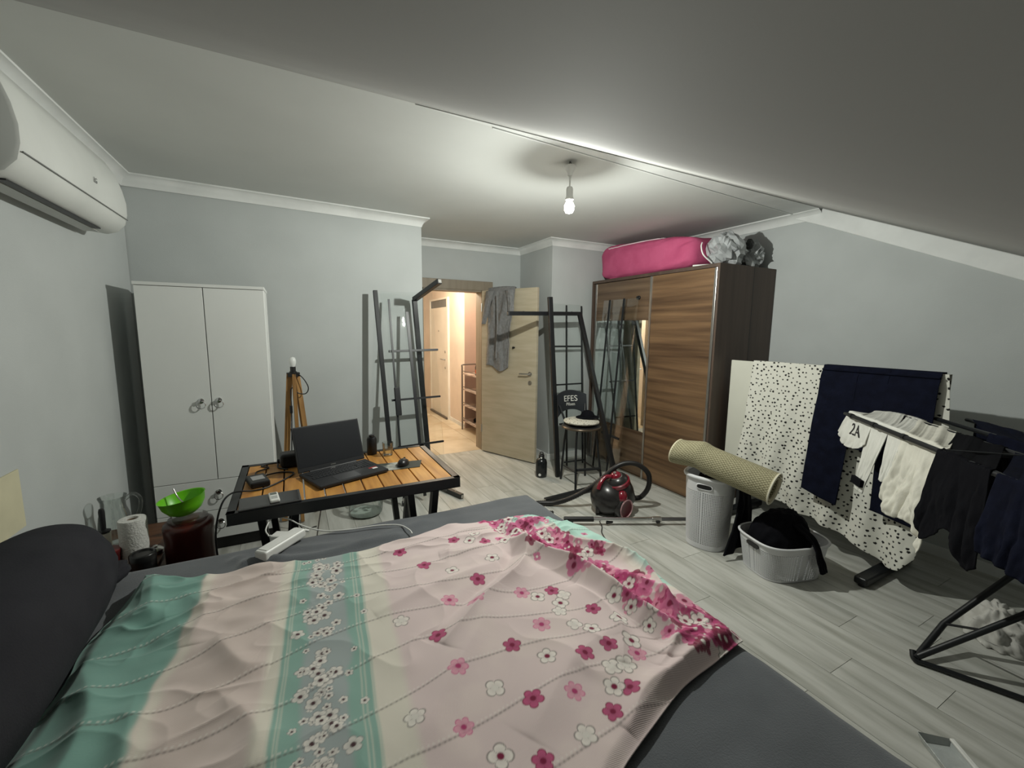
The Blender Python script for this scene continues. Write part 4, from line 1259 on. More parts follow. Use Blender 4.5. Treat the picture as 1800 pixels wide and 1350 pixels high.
def glass_panel(name, label, bl_, br_, tl_, tr_, hz, vx, handle=None, castors=()):
    """leaning sheet of glass with black glazing bars; hz heights and vx positions are fractions"""
    bl_, br_, tl_, tr_ = [Vector(p) for p in (bl_, br_, tl_, tr_)]
    nrm = (br_ - bl_).cross(tl_ - bl_).normalized()
    if nrm.y > 0:
        nrm = -nrm
    g = thing(name, label, 'glass panel', (bl_ + br_) / 2)
    q = [bl_, br_, tr_, tl_]
    MB().add([p - nrm * 0.003 for p in q] + [p + nrm * 0.003 for p in q], [(0, 1, 2, 3), (7, 6, 5, 4), (0, 4, 5, 1), (1, 5, 6, 2), (2, 6, 7, 3), (3, 7, 4, 0)]).build('glass_sheet', M_GLASS, g)
    pt_ = lambda u_, v_: lerp(lerp(bl_, br_, u_), lerp(tl_, tr_, u_), v_)
    for h, a_, c_ in hz:
        MB().bar(pt_(a_, h) + nrm * 0.012, pt_(c_, h) + nrm * 0.012, 0.018, 0.026, nrm).build('glazing_bar', M_BLACK, g)
    for (u0, v0), (u1, v1), wd in vx:
        MB().bar(pt_(u0, v0) + nrm * 0.026, pt_(u1, v1) + nrm * 0.026, wd, 0.012, nrm).build('glazing_bar', M_BLACK, g)
    if handle:
        u0, v0, v1 = handle
        a_, c_ = pt_(u0, v0), pt_(u0, v1)
        MB().bar(a_ + nrm * 0.045, c_ + nrm * 0.045, 0.05, 0.02, nrm).build('handle', M_BLACK, g, bevel=0.006)
        for k in (a_ * 0.85 + c_ * 0.15, a_ * 0.15 + c_ * 0.85):
            MB().cyl(k, k + nrm * 0.04, 0.008, n=10).build('handle_post', M_BLACK, g, smooth=True)
    for u0 in castors:
        c_ = pt_(u0, 0) + nrm * 0.03
        MB().cyl((c_.x - 0.012, c_.y, 0.022), (c_.x + 0.012, c_.y, 0.022), 0.022, n=16).build('roller', M_BLACKP, g, smooth=True)
        MB().box2((c_.x - 0.008, c_.y - 0.012, 0.02), (c_.x + 0.008, c_.y + 0.012, 0.07)).build('roller_bracket', M_STEEL, g)
    return g


glass_panel('glass_door_panel', 'glass panel with black glazing bars leaning on the wall behind the table',
            (0.755, 3.575, 0.045), (1.205, 3.60, 0.045), (0.715, 3.905, 1.86), (1.195, 3.935, 1.87),
            [(0.71, 0.06, 1.02), (0.475, 0.04, 1.0), (0.25, 0.08, 1.0)],
            [((0.10, 0.0), (0.13, 0.96), 0.016), ((0.52, 0.0), (0.45, 0.90), 0.026)], handle=(0.13, 0.40, 0.535), castors=(0.09, 0.70))
glass_panel('glass_door_panel', 'glass panel with black glazing bars leaning beside the open oak door',
            (2.635, 3.80, 0.012), (2.93, 3.82, 0.012), (2.60, 4.075, 1.835), (3.03, 4.085, 1.83),
            [(0.735, 0.0, 0.99), (0.50, 0.0, 0.99), (0.26, 0.0, 0.9)],
            [((0.14, 0.0), (0.48, 0.99), 0.017), ((0.93, 0.0), (0.98, 0.99), 0.017)])
gp = thing('glass_door_panel', 'narrow glass panel with two thin black bars leaning on the mirrored wardrobe door', 'glass panel', (3.0, 3.5, 0))
q = [Vector((2.97, 3.27, 0.004)), Vector((2.97, 3.81, 0.004)), Vector((3.152, 3.81, 1.87)), Vector((3.152, 3.27, 1.87))]
nn = Vector((-0.006, 0, 0.0005))
MB().add(q + [p + nn for p in q], [(0, 1, 2, 3), (7, 6, 5, 4), (0, 4, 5, 1), (1, 5, 6, 2), (2, 6, 7, 3), (3, 7, 4, 0)]).build('glass_sheet', M_GLASS, gp)
MB().bar((3.134, 3.69, 1.87), (2.95, 3.655, 0.006), 0.016, 0.014).build('glazing_bar', M_BLACK, gp)
MB().bar((3.134, 3.465, 1.875), (2.95, 3.42, 0.006), 0.016, 0.014).build('glazing_bar', M_BLACK, gp)
MB().bar((2.998, 3.58, 0.42), (2.998, 3.31, 0.405), 0.016, 0.02).build('glazing_bar', M_BLACK, gp)

# C-shaped support frames of the partition
PW = 0.041


def c_frame(name, label, top_tip, top, bot, bot_tip):
    g = thing(name, label, 'metal frame', bot)
    MB().bar(bot, top, PW, PW, (1, 0, 0)).build('post', M_BLACK, g, bevel=0.003)
    MB().bar(top, top_tip, PW, PW).build('upper_arm', M_BLACK, g, bevel=0.003)
    MB().bar(bot, bot_tip, PW, PW).build('lower_arm', M_BLACK, g, bevel=0.003)
    for a_, b_ in ((top, top_tip), (bot, bot_tip)):
        d_ = (Vector(b_) - Vector(a_)).normalized()
        MB().bar(Vector(b_), Vector(b_) + d_ * 0.006, PW * 0.7, PW * 0.7).build('end_cap', M_STEEL, g)
        for k in (0.12, 0.8):
            c_ = lerp(a_, b_, k)
            MB().cyl(c_ + Vector((0, 0, PW / 2)), c_ + Vector((0, 0, PW / 2 + 0.004)), 0.007, n=10).build('screw', M_CHROME, g, smooth=True)
    return g


c_frame('support_frame', 'black C-shaped metal frame propped behind the slatted table', (1.10, 3.41, 1.925), (1.01, 3.875, 1.80), (1.15, 3.915, 0.026), (1.305, 3.46, 0.026))
c_frame('support_frame', 'black C-shaped metal frame propped in front of the bar stool', (1.90, 3.74, 1.695), (2.79, 3.775, 1.715), (2.825, 3.12, 0.026), (1.935, 3.045, 0.026))
p1 = MB().bar((2.418, 3.565, 0.002), (2.352, 3.69, 1.87), 0.05, 0.03, (0, 1, 0)).build('metal_profile', M_BLACK, None, bevel=0.003)
tag(p1, 'loose black metal profile standing upright beside the black water bottle', 'metal bar')
p2 = MB().bar((0.735, 3.60, 0.002), (0.662, 3.85, 1.862), 0.036, 0.03, (0, 1, 0)).build('metal_profile', M_BLACK, None, bevel=0.003)
tag(p2, 'loose black metal profile leaning on the wall beside the tripod lamp', 'metal bar')

# ---- bar stool
VD = Vector((0.60, 0.80, 0))       # away from the bed
VR = Vector((0.80, -0.60, 0))
stx, sty, stz = 2.535, 3.345, 0.60
sc = Vector((stx, sty, 0))
st = thing('bar_stool', 'black metal bar stool with printed backrest near the wardrobe', 'stool', sc)
bk = (VD * 0.85 - VR * 0.5).normalized()
bs_ = Vector((-bk.y, bk.x, 0))      # to the left as seen from the front
if bs_.dot(VR) > 0:
    bs_ = -bs_
for i, (f, tpt) in enumerate([((2.365, 3.18), (-bk + bs_)), ((2.645, 3.125), (-bk - bs_)), ((2.41, 3.50), (bk + bs_)), ((2.70, 3.47), (bk - bs_))]):
    t_ = tpt.normalized() * 0.155
    top_ = sc + t_ + Vector((0, 0, stz - 0.03))
    mid_ = sc + t_ * 1.12 + Vector((0, 0, stz - 0.22))
    if i >= 2:
        hi = sc + bk * 0.19 + bs_ * (0.15 if i == 2 else -0.15) + Vector((0, 0, stz + 0.17))
        MB().tube(curve_pts([(f[0], f[1], 0), mid_, top_ + bk * 0.01, hi], 6), 0.011, 10).build('leg', M_BLACK, st, smooth=True)
    else:
        MB().tube(curve_pts([(f[0], f[1], 0), mid_, top_], 6), 0.011, 10).build('leg', M_BLACK, st, smooth=True)
ring = [(sc + Vector((math.cos(a_) * 0.185, math.sin(a_) * 0.185, stz - 0.02))) for a_ in [2 * math.pi * i / 32 for i in range(32)]]
MB().tube(ring, 0.012, 8, closed=True).build('seat_ring', mat('bronze_tube', rgb(112, 100, 86), 0.3, 0.8), st, smooth=True)
fr_ = [(2.39, 3.20), (2.63, 3.145), (2.675, 3.44), (2.42, 3.46)]
for i in range(4):
    a_, c_ = fr_[i], fr_[(i + 1) % 4]
    z_ = 0.19 if i % 2 == 0 else 0.16
    MB().tube([(a_[0], a_[1], z_), (c_[0], c_[1], z_)], 0.009 if i else 0.014, 8).build('foot_rail', M_BLACK, st, smooth=True)
MB().lathe([(0.0, -0.022), (0.18, -0.022), (0.184, -0.01), (0.176, -0.002), (0.0, 0.0)], sc + Vector((0, 0, stz)), 32).build('seat', M_BLACKP, st, smooth=True)
# curved backrest with lettering
vs, fs = [], []
NB = 16
for i in range(NB + 1):
    a_ = -1 + 2 * i / NB
    base = sc + bk * (0.225 - 0.05 * a_ * a_) - bs_ * (a_ * 0.172)
    z0_ = stz + 0.10 - 0.07 * (abs(a_) ** 2.4) + 0.015
    z1_ = stz + 0.315 - 0.045 * a_ * a_
    lean = bk * 0.03
    for off in (0, 0.012):
        vs += [base + bk * off + Vector((0, 0, z0_)), base + lean + bk * off + Vector((0, 0, z1_))]
for i in range(NB):
    k, j = i * 4, (i + 1) * 4
    fs += [(k, j, j + 1, k + 1), (k + 2, k + 3, j + 3, j + 2), (k + 1, j + 1, j + 3, k + 3), (k, k + 2, j + 2, j)]
fs += [(0, 1, 3, 2), (NB * 4, NB * 4 + 2, NB * 4 + 3, NB * 4 + 1)]
br = MB().add(vs, fs).build('backrest', mat('charcoal_backrest', rgb(38, 41, 46), 0.4), st, smooth=True, sharp=40)
M_LET = mat('white_print', rgb(214, 214, 208), 0.6)
for body, size, dz_ in (('EFES', 0.085, 0.20), ('Pilsen', 0.045, 0.155)):
    me = text_mesh(body, size)
    for vtx in me.vertices:
        lx, ly, lz = vtx.co
        a_ = lx / 0.172
        hh = stz + dz_ + ly
        fr2 = (hh - (stz + 0.11)) / 0.2
        p_ = sc + bk * (0.225 - 0.05 * a_ * a_ + 0.03 * fr2 - 0.0022 - lz) - bs_ * lx + Vector((0, 0, hh))
        vtx.co = p_ - sc
    link_mesh('lettering', me, M_LET, br)

cush = cushion('seat_cushion', sc + Vector((0, 0, stz + 0.034)), (1, 0, 0), (0, 1, 0), (0, 0, 1), (0.175, 0.175), 0.032, mat('speckled_cushion', rgb(196, 192, 178), 0.95, col2=rgb(96, 92, 80), scale=60, contrast=(0.36, 0.44)), None, seed=3, amp=0.006, p=2.1)
tag(cush, 'round speckled cream cushion tied on the bar stool', 'cushion')
cp = thing('brimmed_hat', 'black brimmed hat lying on the stool cushion', 'hat', sc + Vector((0.02, 0.0, stz + 0.05)))
cc_ = sc + VR * 0.06 + VD * 0.04 + Vector((0, 0, stz + 0.068))
mb = MB().ball(cc_, (0.075, 0.075, 0.075), 22, 12)
for p in mb.v:
    p.z = max(p.z, cc_.z)
mb.build('crown', M_DARKC, cp, smooth=True)
mb = MB().ball(cc_ + Vector((0, 0, 0.004)), (0.125, 0.105, 0.010), 24, 6)
mb.build('brim', M_DARKC, cp, smooth=True)

# ---- black water bottle on the floor
wbx, wby = 2.27, 3.66
wbt = thing('water_bottle', 'black jug-shaped water bottle on the floor by the oak door', 'bottle', (wbx, wby, 0))
MB().lathe([(0.0, 0.0), (0.05, 0.0), (0.058, 0.008), (0.06, 0.03), (0.06, 0.155), (0.052, 0.182), (0.03, 0.198), (0.024, 0.202)], (wbx, wby, 0), 28).build('body', mat('dark_tritan', rgb(26, 30, 32), 0.2), wbt, smooth=True)
MB().lathe([(0.026, 0.20), (0.03, 0.203), (0.03, 0.232), (0.024, 0.24), (0.0, 0.242)], (wbx, wby, 0), 22).build('cap', M_BLACKP, wbt, smooth=True)
MB().tube([(wbx + 0.018 * math.cos(a_) * VR.x, wby + 0.018 * math.cos(a_) * VR.y, 0.247 + 0.018 * math.sin(a_)) for a_ in [2 * math.pi * i / 18 for i in range(18)]], 0.005, 6, closed=True).build('loop', M_BLACKP, wbt, smooth=True)
for dz_, rr, off in ((0.035, 0.014, -0.025), (0.21, 0.010, 0.0)):
    c_ = Vector((wbx, wby, dz_)) - VD * (0.0585 if off else 0.0295) + VR * off * 0.4
    MB().cyl(c_, c_ - VD * 0.003, rr, n=18).build('white_badge', M_WHITEP, wbt, smooth=True)

# ---- vacuum cleaner
VC = Vector((2.375, 2.627, 0))
va = thing('vacuum_cleaner', 'dark red and black bagless vacuum cleaner on the floor', 'vacuum cleaner', VC)
vr_, vd_ = Vector((0.77, -0.64, 0)), Vector((0.64, 0.77, 0))
M_VB = mat('vacuum_graphite', rgb(38, 36, 36), 0.28, scale=6)
M_VR = mat('vacuum_red', rgb(120, 14, 36), 0.18, scale=6, coat=0.5)
M_VS = mat('vacuum_silver', rgb(150, 146, 144), 0.3, 0.6)


def vp(r_, d_, z_):
    return VC + vr_ * r_ + vd_ * d_ + Vector((0, 0, z_))


mb = MB().ball((0, 0, 0), 1.0, 32, 20)
for p in mb.v:
    x_, y_, z_ = p
    z_ = max(z_, -0.88)
    q = vp(-0.045 + 0.165 * x_, 0.0 + 0.17 * y_, 0.135 + 0.15 * z_ * (1.0 - 0.15 * x_))
    p.x, p.y, p.z = q
body = mb.build('body', M_VB, va, smooth=True)
# dust cyclone: tilted cylinder with red and silver rings
ax_ = (vr_ * -0.30 - vd_ * 0.25 + Vector((0, 0, 0.92))).normalized()
c0 = vp(0.075, 0.04, 0.08)
MB().lathe([(0.0, 0.0), (0.085, 0.0), (0.105, 0.03), (0.11, 0.12), (0.10, 0.19), (0.09, 0.20)], c0, 30, ax_).build('dust_canister', M_VB, va, smooth=True)
rg = MB().lathe([(0.09, 0.195), (0.104, 0.197), (0.104, 0.225), (0.09, 0.232)], c0, 30, ax_).build('red_ring', M_VR, va, smooth=True)
MB().lathe([(0.092, 0.231), (0.085, 0.25), (0.055, 0.268), (0.05, 0.27)], c0, 30, ax_).build('canister_lid', M_VB, va, smooth=True)
MB().lathe([(0.05, 0.266), (0.054, 0.27), (0.05, 0.276), (0.046, 0.27)], c0, 26, ax_).build('silver_ring', M_VS, va, smooth=True)
MB().lathe([(0.046, 0.268), (0.044, 0.286), (0.03, 0.30), (0.0, 0.304)], c0, 26, ax_).build('top_knob', M_VR, va, smooth=True)
MB().lathe([(0.014, 0.303), (0.013, 0.309), (0.0, 0.311)], c0, 16, ax_).build('knob_button', M_VS, va, smooth=True)
MB().tube(curve_pts([c0 + ax_ * 0.275 - vr_ * 0.03 - vd_ * 0.03, vp(-0.09, -0.05, 0.32), vp(-0.13, -0.09, 0.275), vp(-0.145, -0.11, 0.23)], 6), 0.017, 10).build('carry_handle', M_VR, va, smooth=True)
mb = MB().ball((0, 0, 0), 1.0, 20, 12)
for p in mb.v:
    q = vp(0.045 + 0.05 * p.x, -0.08 + 0.07 * p.y, 0.17 + 0.07 * p.z)
    p.x, p.y, p.z = q
mb.build('red_window', M_VR, va, smooth=True)
# big rear wheel on the right
wa_ = (vr_ * 0.75 - vd_ * 0.66).normalized()
w0 = vp(0.035, -0.075, 0.088)
MB().lathe([(0.0, 0.0), (0.086, 0.0), (0.088, 0.01), (0.088, 0.06), (0.078, 0.068)], w0, 30, wa_).build('wheel', M_VB, va, smooth=True)
MB().lathe([(0.078, 0.066), (0.080, 0.072), (0.072, 0.075), (0.068, 0.068)], w0, 30, wa_).build('wheel_ring', mat('pink_chrome', rgb(200, 160, 164), 0.2, 0.4), va, smooth=True)
MB().lathe([(0.068, 0.068), (0.05, 0.060), (0.0, 0.056)], w0, 30, wa_).build('wheel_hub', mat('hub_red', rgb(96, 22, 38), 0.3), va, smooth=True)
w1 = vp(-0.13, -0.06, 0.06)
MB().lathe([(0.0, 0.0), (0.058, 0.0), (0.06, 0.01), (0.06, 0.03), (0.0, 0.032)], w1, 24, -vr_).build('small_wheel', M_VB, va, smooth=True)
hose = curve_pts([vp(0.165, 0.10, 0.10), vp(0.22, 0.12, 0.11), vp(0.275, 0.12, 0.20), vp(0.27, 0.11, 0.32), vp(0.19, 0.09, 0.40), vp(0.09, 0.08, 0.415), vp(-0.01, 0.06, 0.375), vp(-0.13, 0.04, 0.26), vp(-0.26, 0.02, 0.155), vp(-0.40, 0.0, 0.075), vp(-0.52, 0.0, 0.03), vp(-0.66, -0.03, 0.025), vp(-0.72, -0.12, 0.025), vp(-0.62, -0.22, 0.03), vp(-0.5, -0.25, 0.045)], 16)
rs = [0.021 + 0.0022 * (1 if i % 2 else -1) for i in range(len(hose))]
MB().tube(hose, rs, 12).build('hose', mat('ribbed_hose', rgb(26, 24, 24), 0.45), va, smooth=True, sharp=80)
# wand: handle grip, chrome tube, second tube
wa0, wa1 = Vector((1.845, 2.62, 0.05)), Vector((2.90, 2.10, 0.05))
wn = thing('vacuum_wand', 'chrome vacuum wand with black grip lying in front of the vacuum cleaner', 'vacuum wand', (wa0 + wa1) / 2 - Vector((0, 0, 0.05)))
MB().cyl(wa0, lerp(wa0, wa1, 0.20), 0.02, n=16).build('grip', M_BLACKP, wn, smooth=True)
MB().cyl(lerp(wa0, wa1, 0.19), lerp(wa0, wa1, 0.60), 0.016, n=16).build('chrome_tube', M_CHROME, wn, smooth=True)
MB().cyl(lerp(wa0, wa1, 0.60), lerp(wa0, wa1, 0.66), 0.021, n=16).build('collar', M_STEEL, wn, smooth=True)
MB().cyl(lerp(wa0, wa1, 0.66), wa1, 0.0145, n=16).build('inner_tube', mat('dull_tube', rgb(120, 120, 122), 0.3, 0.9), wn, smooth=True)
c_ = lerp(wa0, wa1, 0.635)
MB().box(c_ + Vector((-0.01, -0.02, -0.014)), (0.03, 0.02, 0.02)).build('latch', M_BLACKP, wn, bevel=0.004)
c_ = lerp(wa0, wa1, 0.31)
MB().box(c_ + Vector((0, 0, -0.026)), (0.06, 0.02, 0.02)).build('clip', M_BLACKP, wn, bevel=0.004)
MB().box(wa0 + Vector((0.02, -0.01, -0.035)), (0.10, 0.05, 0.03)).build('nozzle_rest', M_BLACKP, wn, bevel=0.008)
MB().box(wa1 + Vector((-0.01, 0.01, -0.028)), (0.05, 0.05, 0.044)).build('end_rest', M_BLACKP, wn, bevel=0.008)
vc_ = MB().tube(curve_pts([(2.12, 2.52, 0.02), (2.09, 2.45, 0.008), (2.03, 2.38, 0.006), (1.99, 2.29, 0.006), (1.96, 2.2, 0.006)], 6), 0.004, 8).build('mains_cord', M_BLACKP, va, smooth=True)


# ---- perforated laundry baskets
def perforated(name, c, b0, b1, z0, z1, nu, nv, m, parent, rz=0.0, band=(0.05, 0.88), p=3.2, hole=0.56, skip=None):
    R = rotz(rz)

    def pt_(i, v_):
        a_ = 2 * math.pi * i / nu
        e = 2.0 / p
        cx_, sy_ = math.copysign(abs(math.cos(a_)) ** e, math.cos(a_)), math.copysign(abs(math.sin(a_)) ** e, math.sin(a_))
        rx_, ry_ = b0[0] + (b1[0] - b0[0]) * v_, b0[1] + (b1[1] - b0[1]) * v_
        k_ = R @ Vector((rx_ * cx_, ry_ * sy_, 0))
        return Vector((c[0] + k_.x, c[1] + k_.y, z0 + (z1 - z0) * v_))
    vs, fs = [], []
    for j in range(nv + 1):
        for i in range(nu):
            vs.append(pt_(i, j / nv))
    for j in range(nv):
        for i in range(nu):
            A, B, C_, D = j * nu + i, j * nu + (i + 1) % nu, (j + 1) * nu + (i + 1) % nu, (j + 1) * nu + i
            v_ = (j + 0.5) / nv
            if band[0] < v_ < band[1] and not (skip and skip(i / nu, v_)):
                o_ = 0.5 * (j % 2) * 0
                lo, hi = 0.5 - hole / 2, 0.5 + hole / 2
                k = len(vs)
                for du, dv in ((0.5, lo), (hi, 0.5), (0.5, hi), (lo, 0.5)):
                    vs.append(pt_(i + du, (j + dv) / nv))
                fs += [(A, B, k + 1, k), (B, C_, k + 2, k + 1), (C_, D, k + 3, k + 2), (D, A, k, k + 3)]
            else:
                fs.append((A, B, C_, D))
    fs.append(tuple(range(nu - 1, -1, -1)))
    return MB().add(vs, fs).build(name, m, parent, smooth=True, solid=0.003, sharp=60)


def rim(c, b1, z, rad_, rz, p=3.2, n_=64):
    R = rotz(rz)
    out = []
    for i in range(n_):
        a_ = 2 * math.pi * i / n_
        e = 2.0 / p
        k_ = R @ Vector((b1[0] * math.copysign(abs(math.cos(a_)) ** e, math.cos(a_)), b1[1] * math.copysign(abs(math.sin(a_)) ** e, math.sin(a_)), 0))
        out.append(Vector((c[0] + k_.x, c[1] + k_.y, z)))
    return MB().tube(out, rad_, 8, closed=True)


M_BASK = mat('pale_grey_plastic', rgb(218, 218, 220), 0.5, scale=6)
HC = (2.63, 1.925)
hm = thing('laundry_hamper', 'tall pale grey perforated laundry hamper under the rolled rug', 'hamper', (HC[0], HC[1], 0))
perforated('basket_wall', HC, (0.132, 0.132), (0.158, 0.158), 0.004, 0.525, 88, 46, M_BASK, hm, 0.3, band=(0.06, 0.80), p=2.5, hole=0.74)
rim(HC, (0.162, 0.162), 0.525, 0.014, 0.3, 2.5).build('rim', M_BASK, hm, smooth=True)
sd = Vector((-0.80, -0.60, 0))
hc_ = Vector((HC[0], HC[1], 0.468)) + Vector((-0.92, -0.39, 0)).normalized() * 0.156
tg = Vector((0.39, -0.92, 0)).normalized()
ov = [hc_ + tg * 0.05 * math.copysign(abs(math.cos(a_)) ** 0.6, math.cos(a_)) + Vector((0, 0, 0.017 * math.copysign(abs(math.sin(a_)) ** 0.6, math.sin(a_)))) for a_ in [2 * math.pi * i / 28 for i in range(28)]]
MB().tube(ov, 0.006, 6, closed=True).build('handle_rim', M_BASK, hm, smooth=True)
MB().add([p + Vector((0.92, 0.39, 0)) * 0.0 for p in ov] + [p + Vector((-0.92, -0.39, 0)).normalized() * 0.005 for p in ov], [tuple(range(28)), tuple(range(55, 27, -1))] + [(i, (i + 1) % 28, 28 + (i + 1) % 28, 28 + i) for i in range(28)]).build('handle_opening', M_BLACKP, hm)

LC, LR = (2.765, 1.475), -0.30
lb = thing('laundry_basket', 'low pale grey laundry basket heaped with black clothes', 'laundry basket', (LC[0], LC[1], 0))
perforated('basket_wall', LC, (0.20, 0.155), (0.235, 0.185), 0.004, 0.235, 104, 22, M_BASK, lb, LR, band=(0.06, 0.82), p=3.4, hole=0.74, skip=lambda u_, v_: 0.80 < u_ < 0.97)
rim(LC, (0.238, 0.188), 0.235, 0.008, LR, 3.4).build('rim', M_BASK, lb, smooth=True)
hl_ = rotz(LR) @ Vector((-0.232, -0.02, 0)) + Vector((LC[0], LC[1], 0.20))
tg = rotz(LR) @ Vector((0, 1, 0))
ov = [hl_ + tg * 0.05 * math.copysign(abs(math.cos(a_)) ** 0.6, math.cos(a_)) + Vector((0, 0, 0.014 * math.copysign(abs(math.sin(a_)) ** 0.6, math.sin(a_)))) for a_ in [2 * math.pi * i / 24 for i in range(24)]]
od = rotz(LR) @ Vector((-0.008, 0, 0))
MB().add(ov + [p + od for p in ov], [tuple(range(24)), tuple(range(47, 23, -1))] + [(i, (i + 1) % 24, 24 + (i + 1) % 24, 24 + i) for i in range(24)]).build('handle_opening', M_BLACKP, lb)


def heap(name, c, rx_, ry_, z0, z1, m, rz=0.0, seed=1, amp=0.35):
    """crumpled mound of cloth with a flat underside"""
    th = np.linspace(0, 2 * math.pi, 90, endpoint=False)[:, None] * np.ones((1, 46))
    ph = np.linspace(0, math.pi, 46)[None, :] * np.ones((90, 1))
    x_, y_, z_ = np.sin(ph) * np.cos(th), np.sin(ph) * np.sin(th), np.cos(ph)
    nz = vnoise(x_ * 1.5 + z_ + 7, y_ * 1.5 - z_ + 7, 1.6, seed, 4)
    fold = np.abs(vnoise(x_ * 1.2 + 9, y_ * 1.2 + z_ + 9, 2.4, seed + 50, 3))
    k = 1 + amp * (nz * 0.7 - fold * 0.6)
    x_, y_ = x_ * k * rx_, y_ * k * ry_
    zz = np.where(z_ > 0, z0 + (z1 - z0) * z_ * k, z0 + 0.06 * z_ * (z1 - z0))
    ca_, sa_ = math.cos(rz), math.sin(rz)
    P = np.stack([c[0] + x_ * ca_ - y_ * sa_, c[1] + x_ * sa_ + y_ * ca_, zz], -1)
    return grid_obj(name, P, m, None, close_u=True)


o = heap('clothes_heap', (LC[0] + 0.02, LC[1] + 0.03), 0.212, 0.160, 0.15, 0.40, M_DARKC, LR, 3, 0.16)
tag(o, 'crumpled black clothes heaped in the low laundry basket', 'clothes')
o = heap('clothes_heap', (HC[0] - 0.01, HC[1]), 0.125, 0.125, 0.012, 0.59, mat('dark_brown_cotton', rgb(34, 26, 24), 0.95), 0, 8, 0.25)
tag(o, 'dark brown clothes filling the top of the tall hamper', 'clothes')


def drape(name, path, widths, m, thick=0.006, folds=3.0, amp=0.015, seed=1, n=60, mm=36, side=None):
    """strip of cloth following a 3D path; widths = sideways vectors at start and end"""
    pts = curve_pts(path, 10)
    L = [0]
    for i in range(1, len(pts)):
        L.append(L[-1] + (pts[i] - pts[i - 1]).length)
    tt_ = np.linspace(0, L[-1], n)
    C_ = np.stack([np.interp(tt_, L, [p[k] for p in pts]) for k in range(3)], -1)
    w_ = np.linspace(-0.5, 0.5, mm)
    k_ = np.linspace(0, 1, n)
    W = interp(widths, k_)
    T = np.gradient(C_, axis=0)
    N = np.cross(T, W)
    N /= np.linalg.norm(N, axis=1, keepdims=True) + 1e-9
    P = C_[:, None, :] + W[:, None, :] * w_[None, :, None]
    ww_ = np.ones((n, 1)) * w_[None, :]
    kk_ = k_[:, None] * np.ones((1, mm))
    f_ = amp * (np.sin(ww_ * folds * 6.28 + 2.0 * vnoise(ww_ * 2 + 3, kk_ * 2 + 3, 1.2, seed, 2)) * (0.35 + 0.65 * kk_) + 0.9 * vnoise(ww_ * 3 + 5, kk_ * 4 + 5, 1.3, seed + 3, 3))
    P = P + N[:, None, :] * f_[..., None]
    return grid_obj(name, P, m, None, solid=thick)


o = drape('black_garment', [(2.70, 1.84, 0.555), (2.735, 1.765, 0.545), (2.745, 1.735, 0.45), (2.73, 1.72, 0.30), (2.70, 1.71, 0.16), (2.66, 1.70, 0.06)], [(0.16, 0.06, 0), (0.2, 0.06, 0), (0.27, 0.05, 0.0), (0.3, 0.03, 0.04)], M_DARKC, 0.012, 2.0, 0.012, 5)
tag(o, 'black garment hanging down from the tall hamper beside the low basket', 'garment')
o = drape('black_sleeve', [(2.80, 1.47, 0.34), (2.775, 1.34, 0.30), (2.765, 1.275, 0.245), (2.77, 1.245, 0.16), (2.795, 1.235, 0.09)], [(0.09, 0.02, 0), (0.075, 0.02, 0), (0.06, 0.01, 0)], M_DARKC, 0.012, 1.0, 0.006, 7)
tag(o, 'black sleeve hanging over the front edge of the low laundry basket', 'garment')

# ---- rolled rug
RA, RB = Vector((2.475, 2.105, 0.692)), Vector((2.625, 1.475, 0.568))
rd = (RB - RA)
rlen = rd.length
rd.normalize()
rx0 = rd.cross(Vector((0, 0, 1))).normalized()
rz0 = rx0.cross(rd)
rg_ = thing('rolled_rug', 'rolled beige patterned rug lying across the tall hamper', 'rug', (RA + RB) / 2)
m_rug = bpy.data.materials.new('woven_rug')
m_rug.use_nodes = True
nt = m_rug.node_tree
b = nt.nodes['Principled BSDF']
b.inputs['Roughness'].default_value = 0.95
a_n = nt.nodes.new('ShaderNodeAttribute'); a_n.attribute_name = 'print'
nt.links.new(a_n.outputs['Color'], b.inputs['Base Color'])
turns, NA, NLn = 2.4, 420, 260
ang_ = np.linspace(0, turns * 2 * math.pi, NA)[:, None] * np.ones((1, NLn))
lon = np.linspace(0, 1, NLn)[None, :] * np.ones((NA, 1))
rr_ = 0.066 + 0.036 * ang_ / (turns * 2 * math.pi)
sag = -0.03 * sm(0.22, 0.0, lon) + 0.012 * np.exp(-((lon - 0.27) / 0.06) ** 2)
squash = 1 + 0.10 * sm(0.3, 0.0, lon)
P = (np.array(RA) + (lon * rlen)[..., None] * np.array(rd) + (rr_ * np.cos(ang_) * squash)[..., None] * np.array(rx0)
     + (rr_ * np.sin(ang_) / squash + sag)[..., None] * np.array(rz0))
pu = lon * rlen
pv = rr_ * ang_
dia = np.abs(np.sin((pu + pv) * 135) * np.sin((pu - pv) * 135))
cr = np.where((dia > 0.35)[..., None], np.array([lin(170), lin(164), lin(134)]), np.array([lin(108), lin(102), lin(76)]))
cr = np.where(((lon > 0.985) | (lon < 0.015))[..., None], np.array([lin(206), lin(198), lin(170)]), cr)
grid_obj('roll', P, m_rug, rg_, cr, solid=0.006)
eg = []
for i in range(60):
    a_ = turns * 2 * math.pi * (1 - i / 60 * 1.0 / turns)
    eg.append(RB + rx0 * math.cos(a_) * 0.102 + rz0 * math.sin(a_) * 0.102 + rd * 0.001)
MB().tube(eg, 0.005, 6).build('edge_binding', mat('rug_binding', rgb(212, 208, 190), 0.9), rg_, smooth=True)

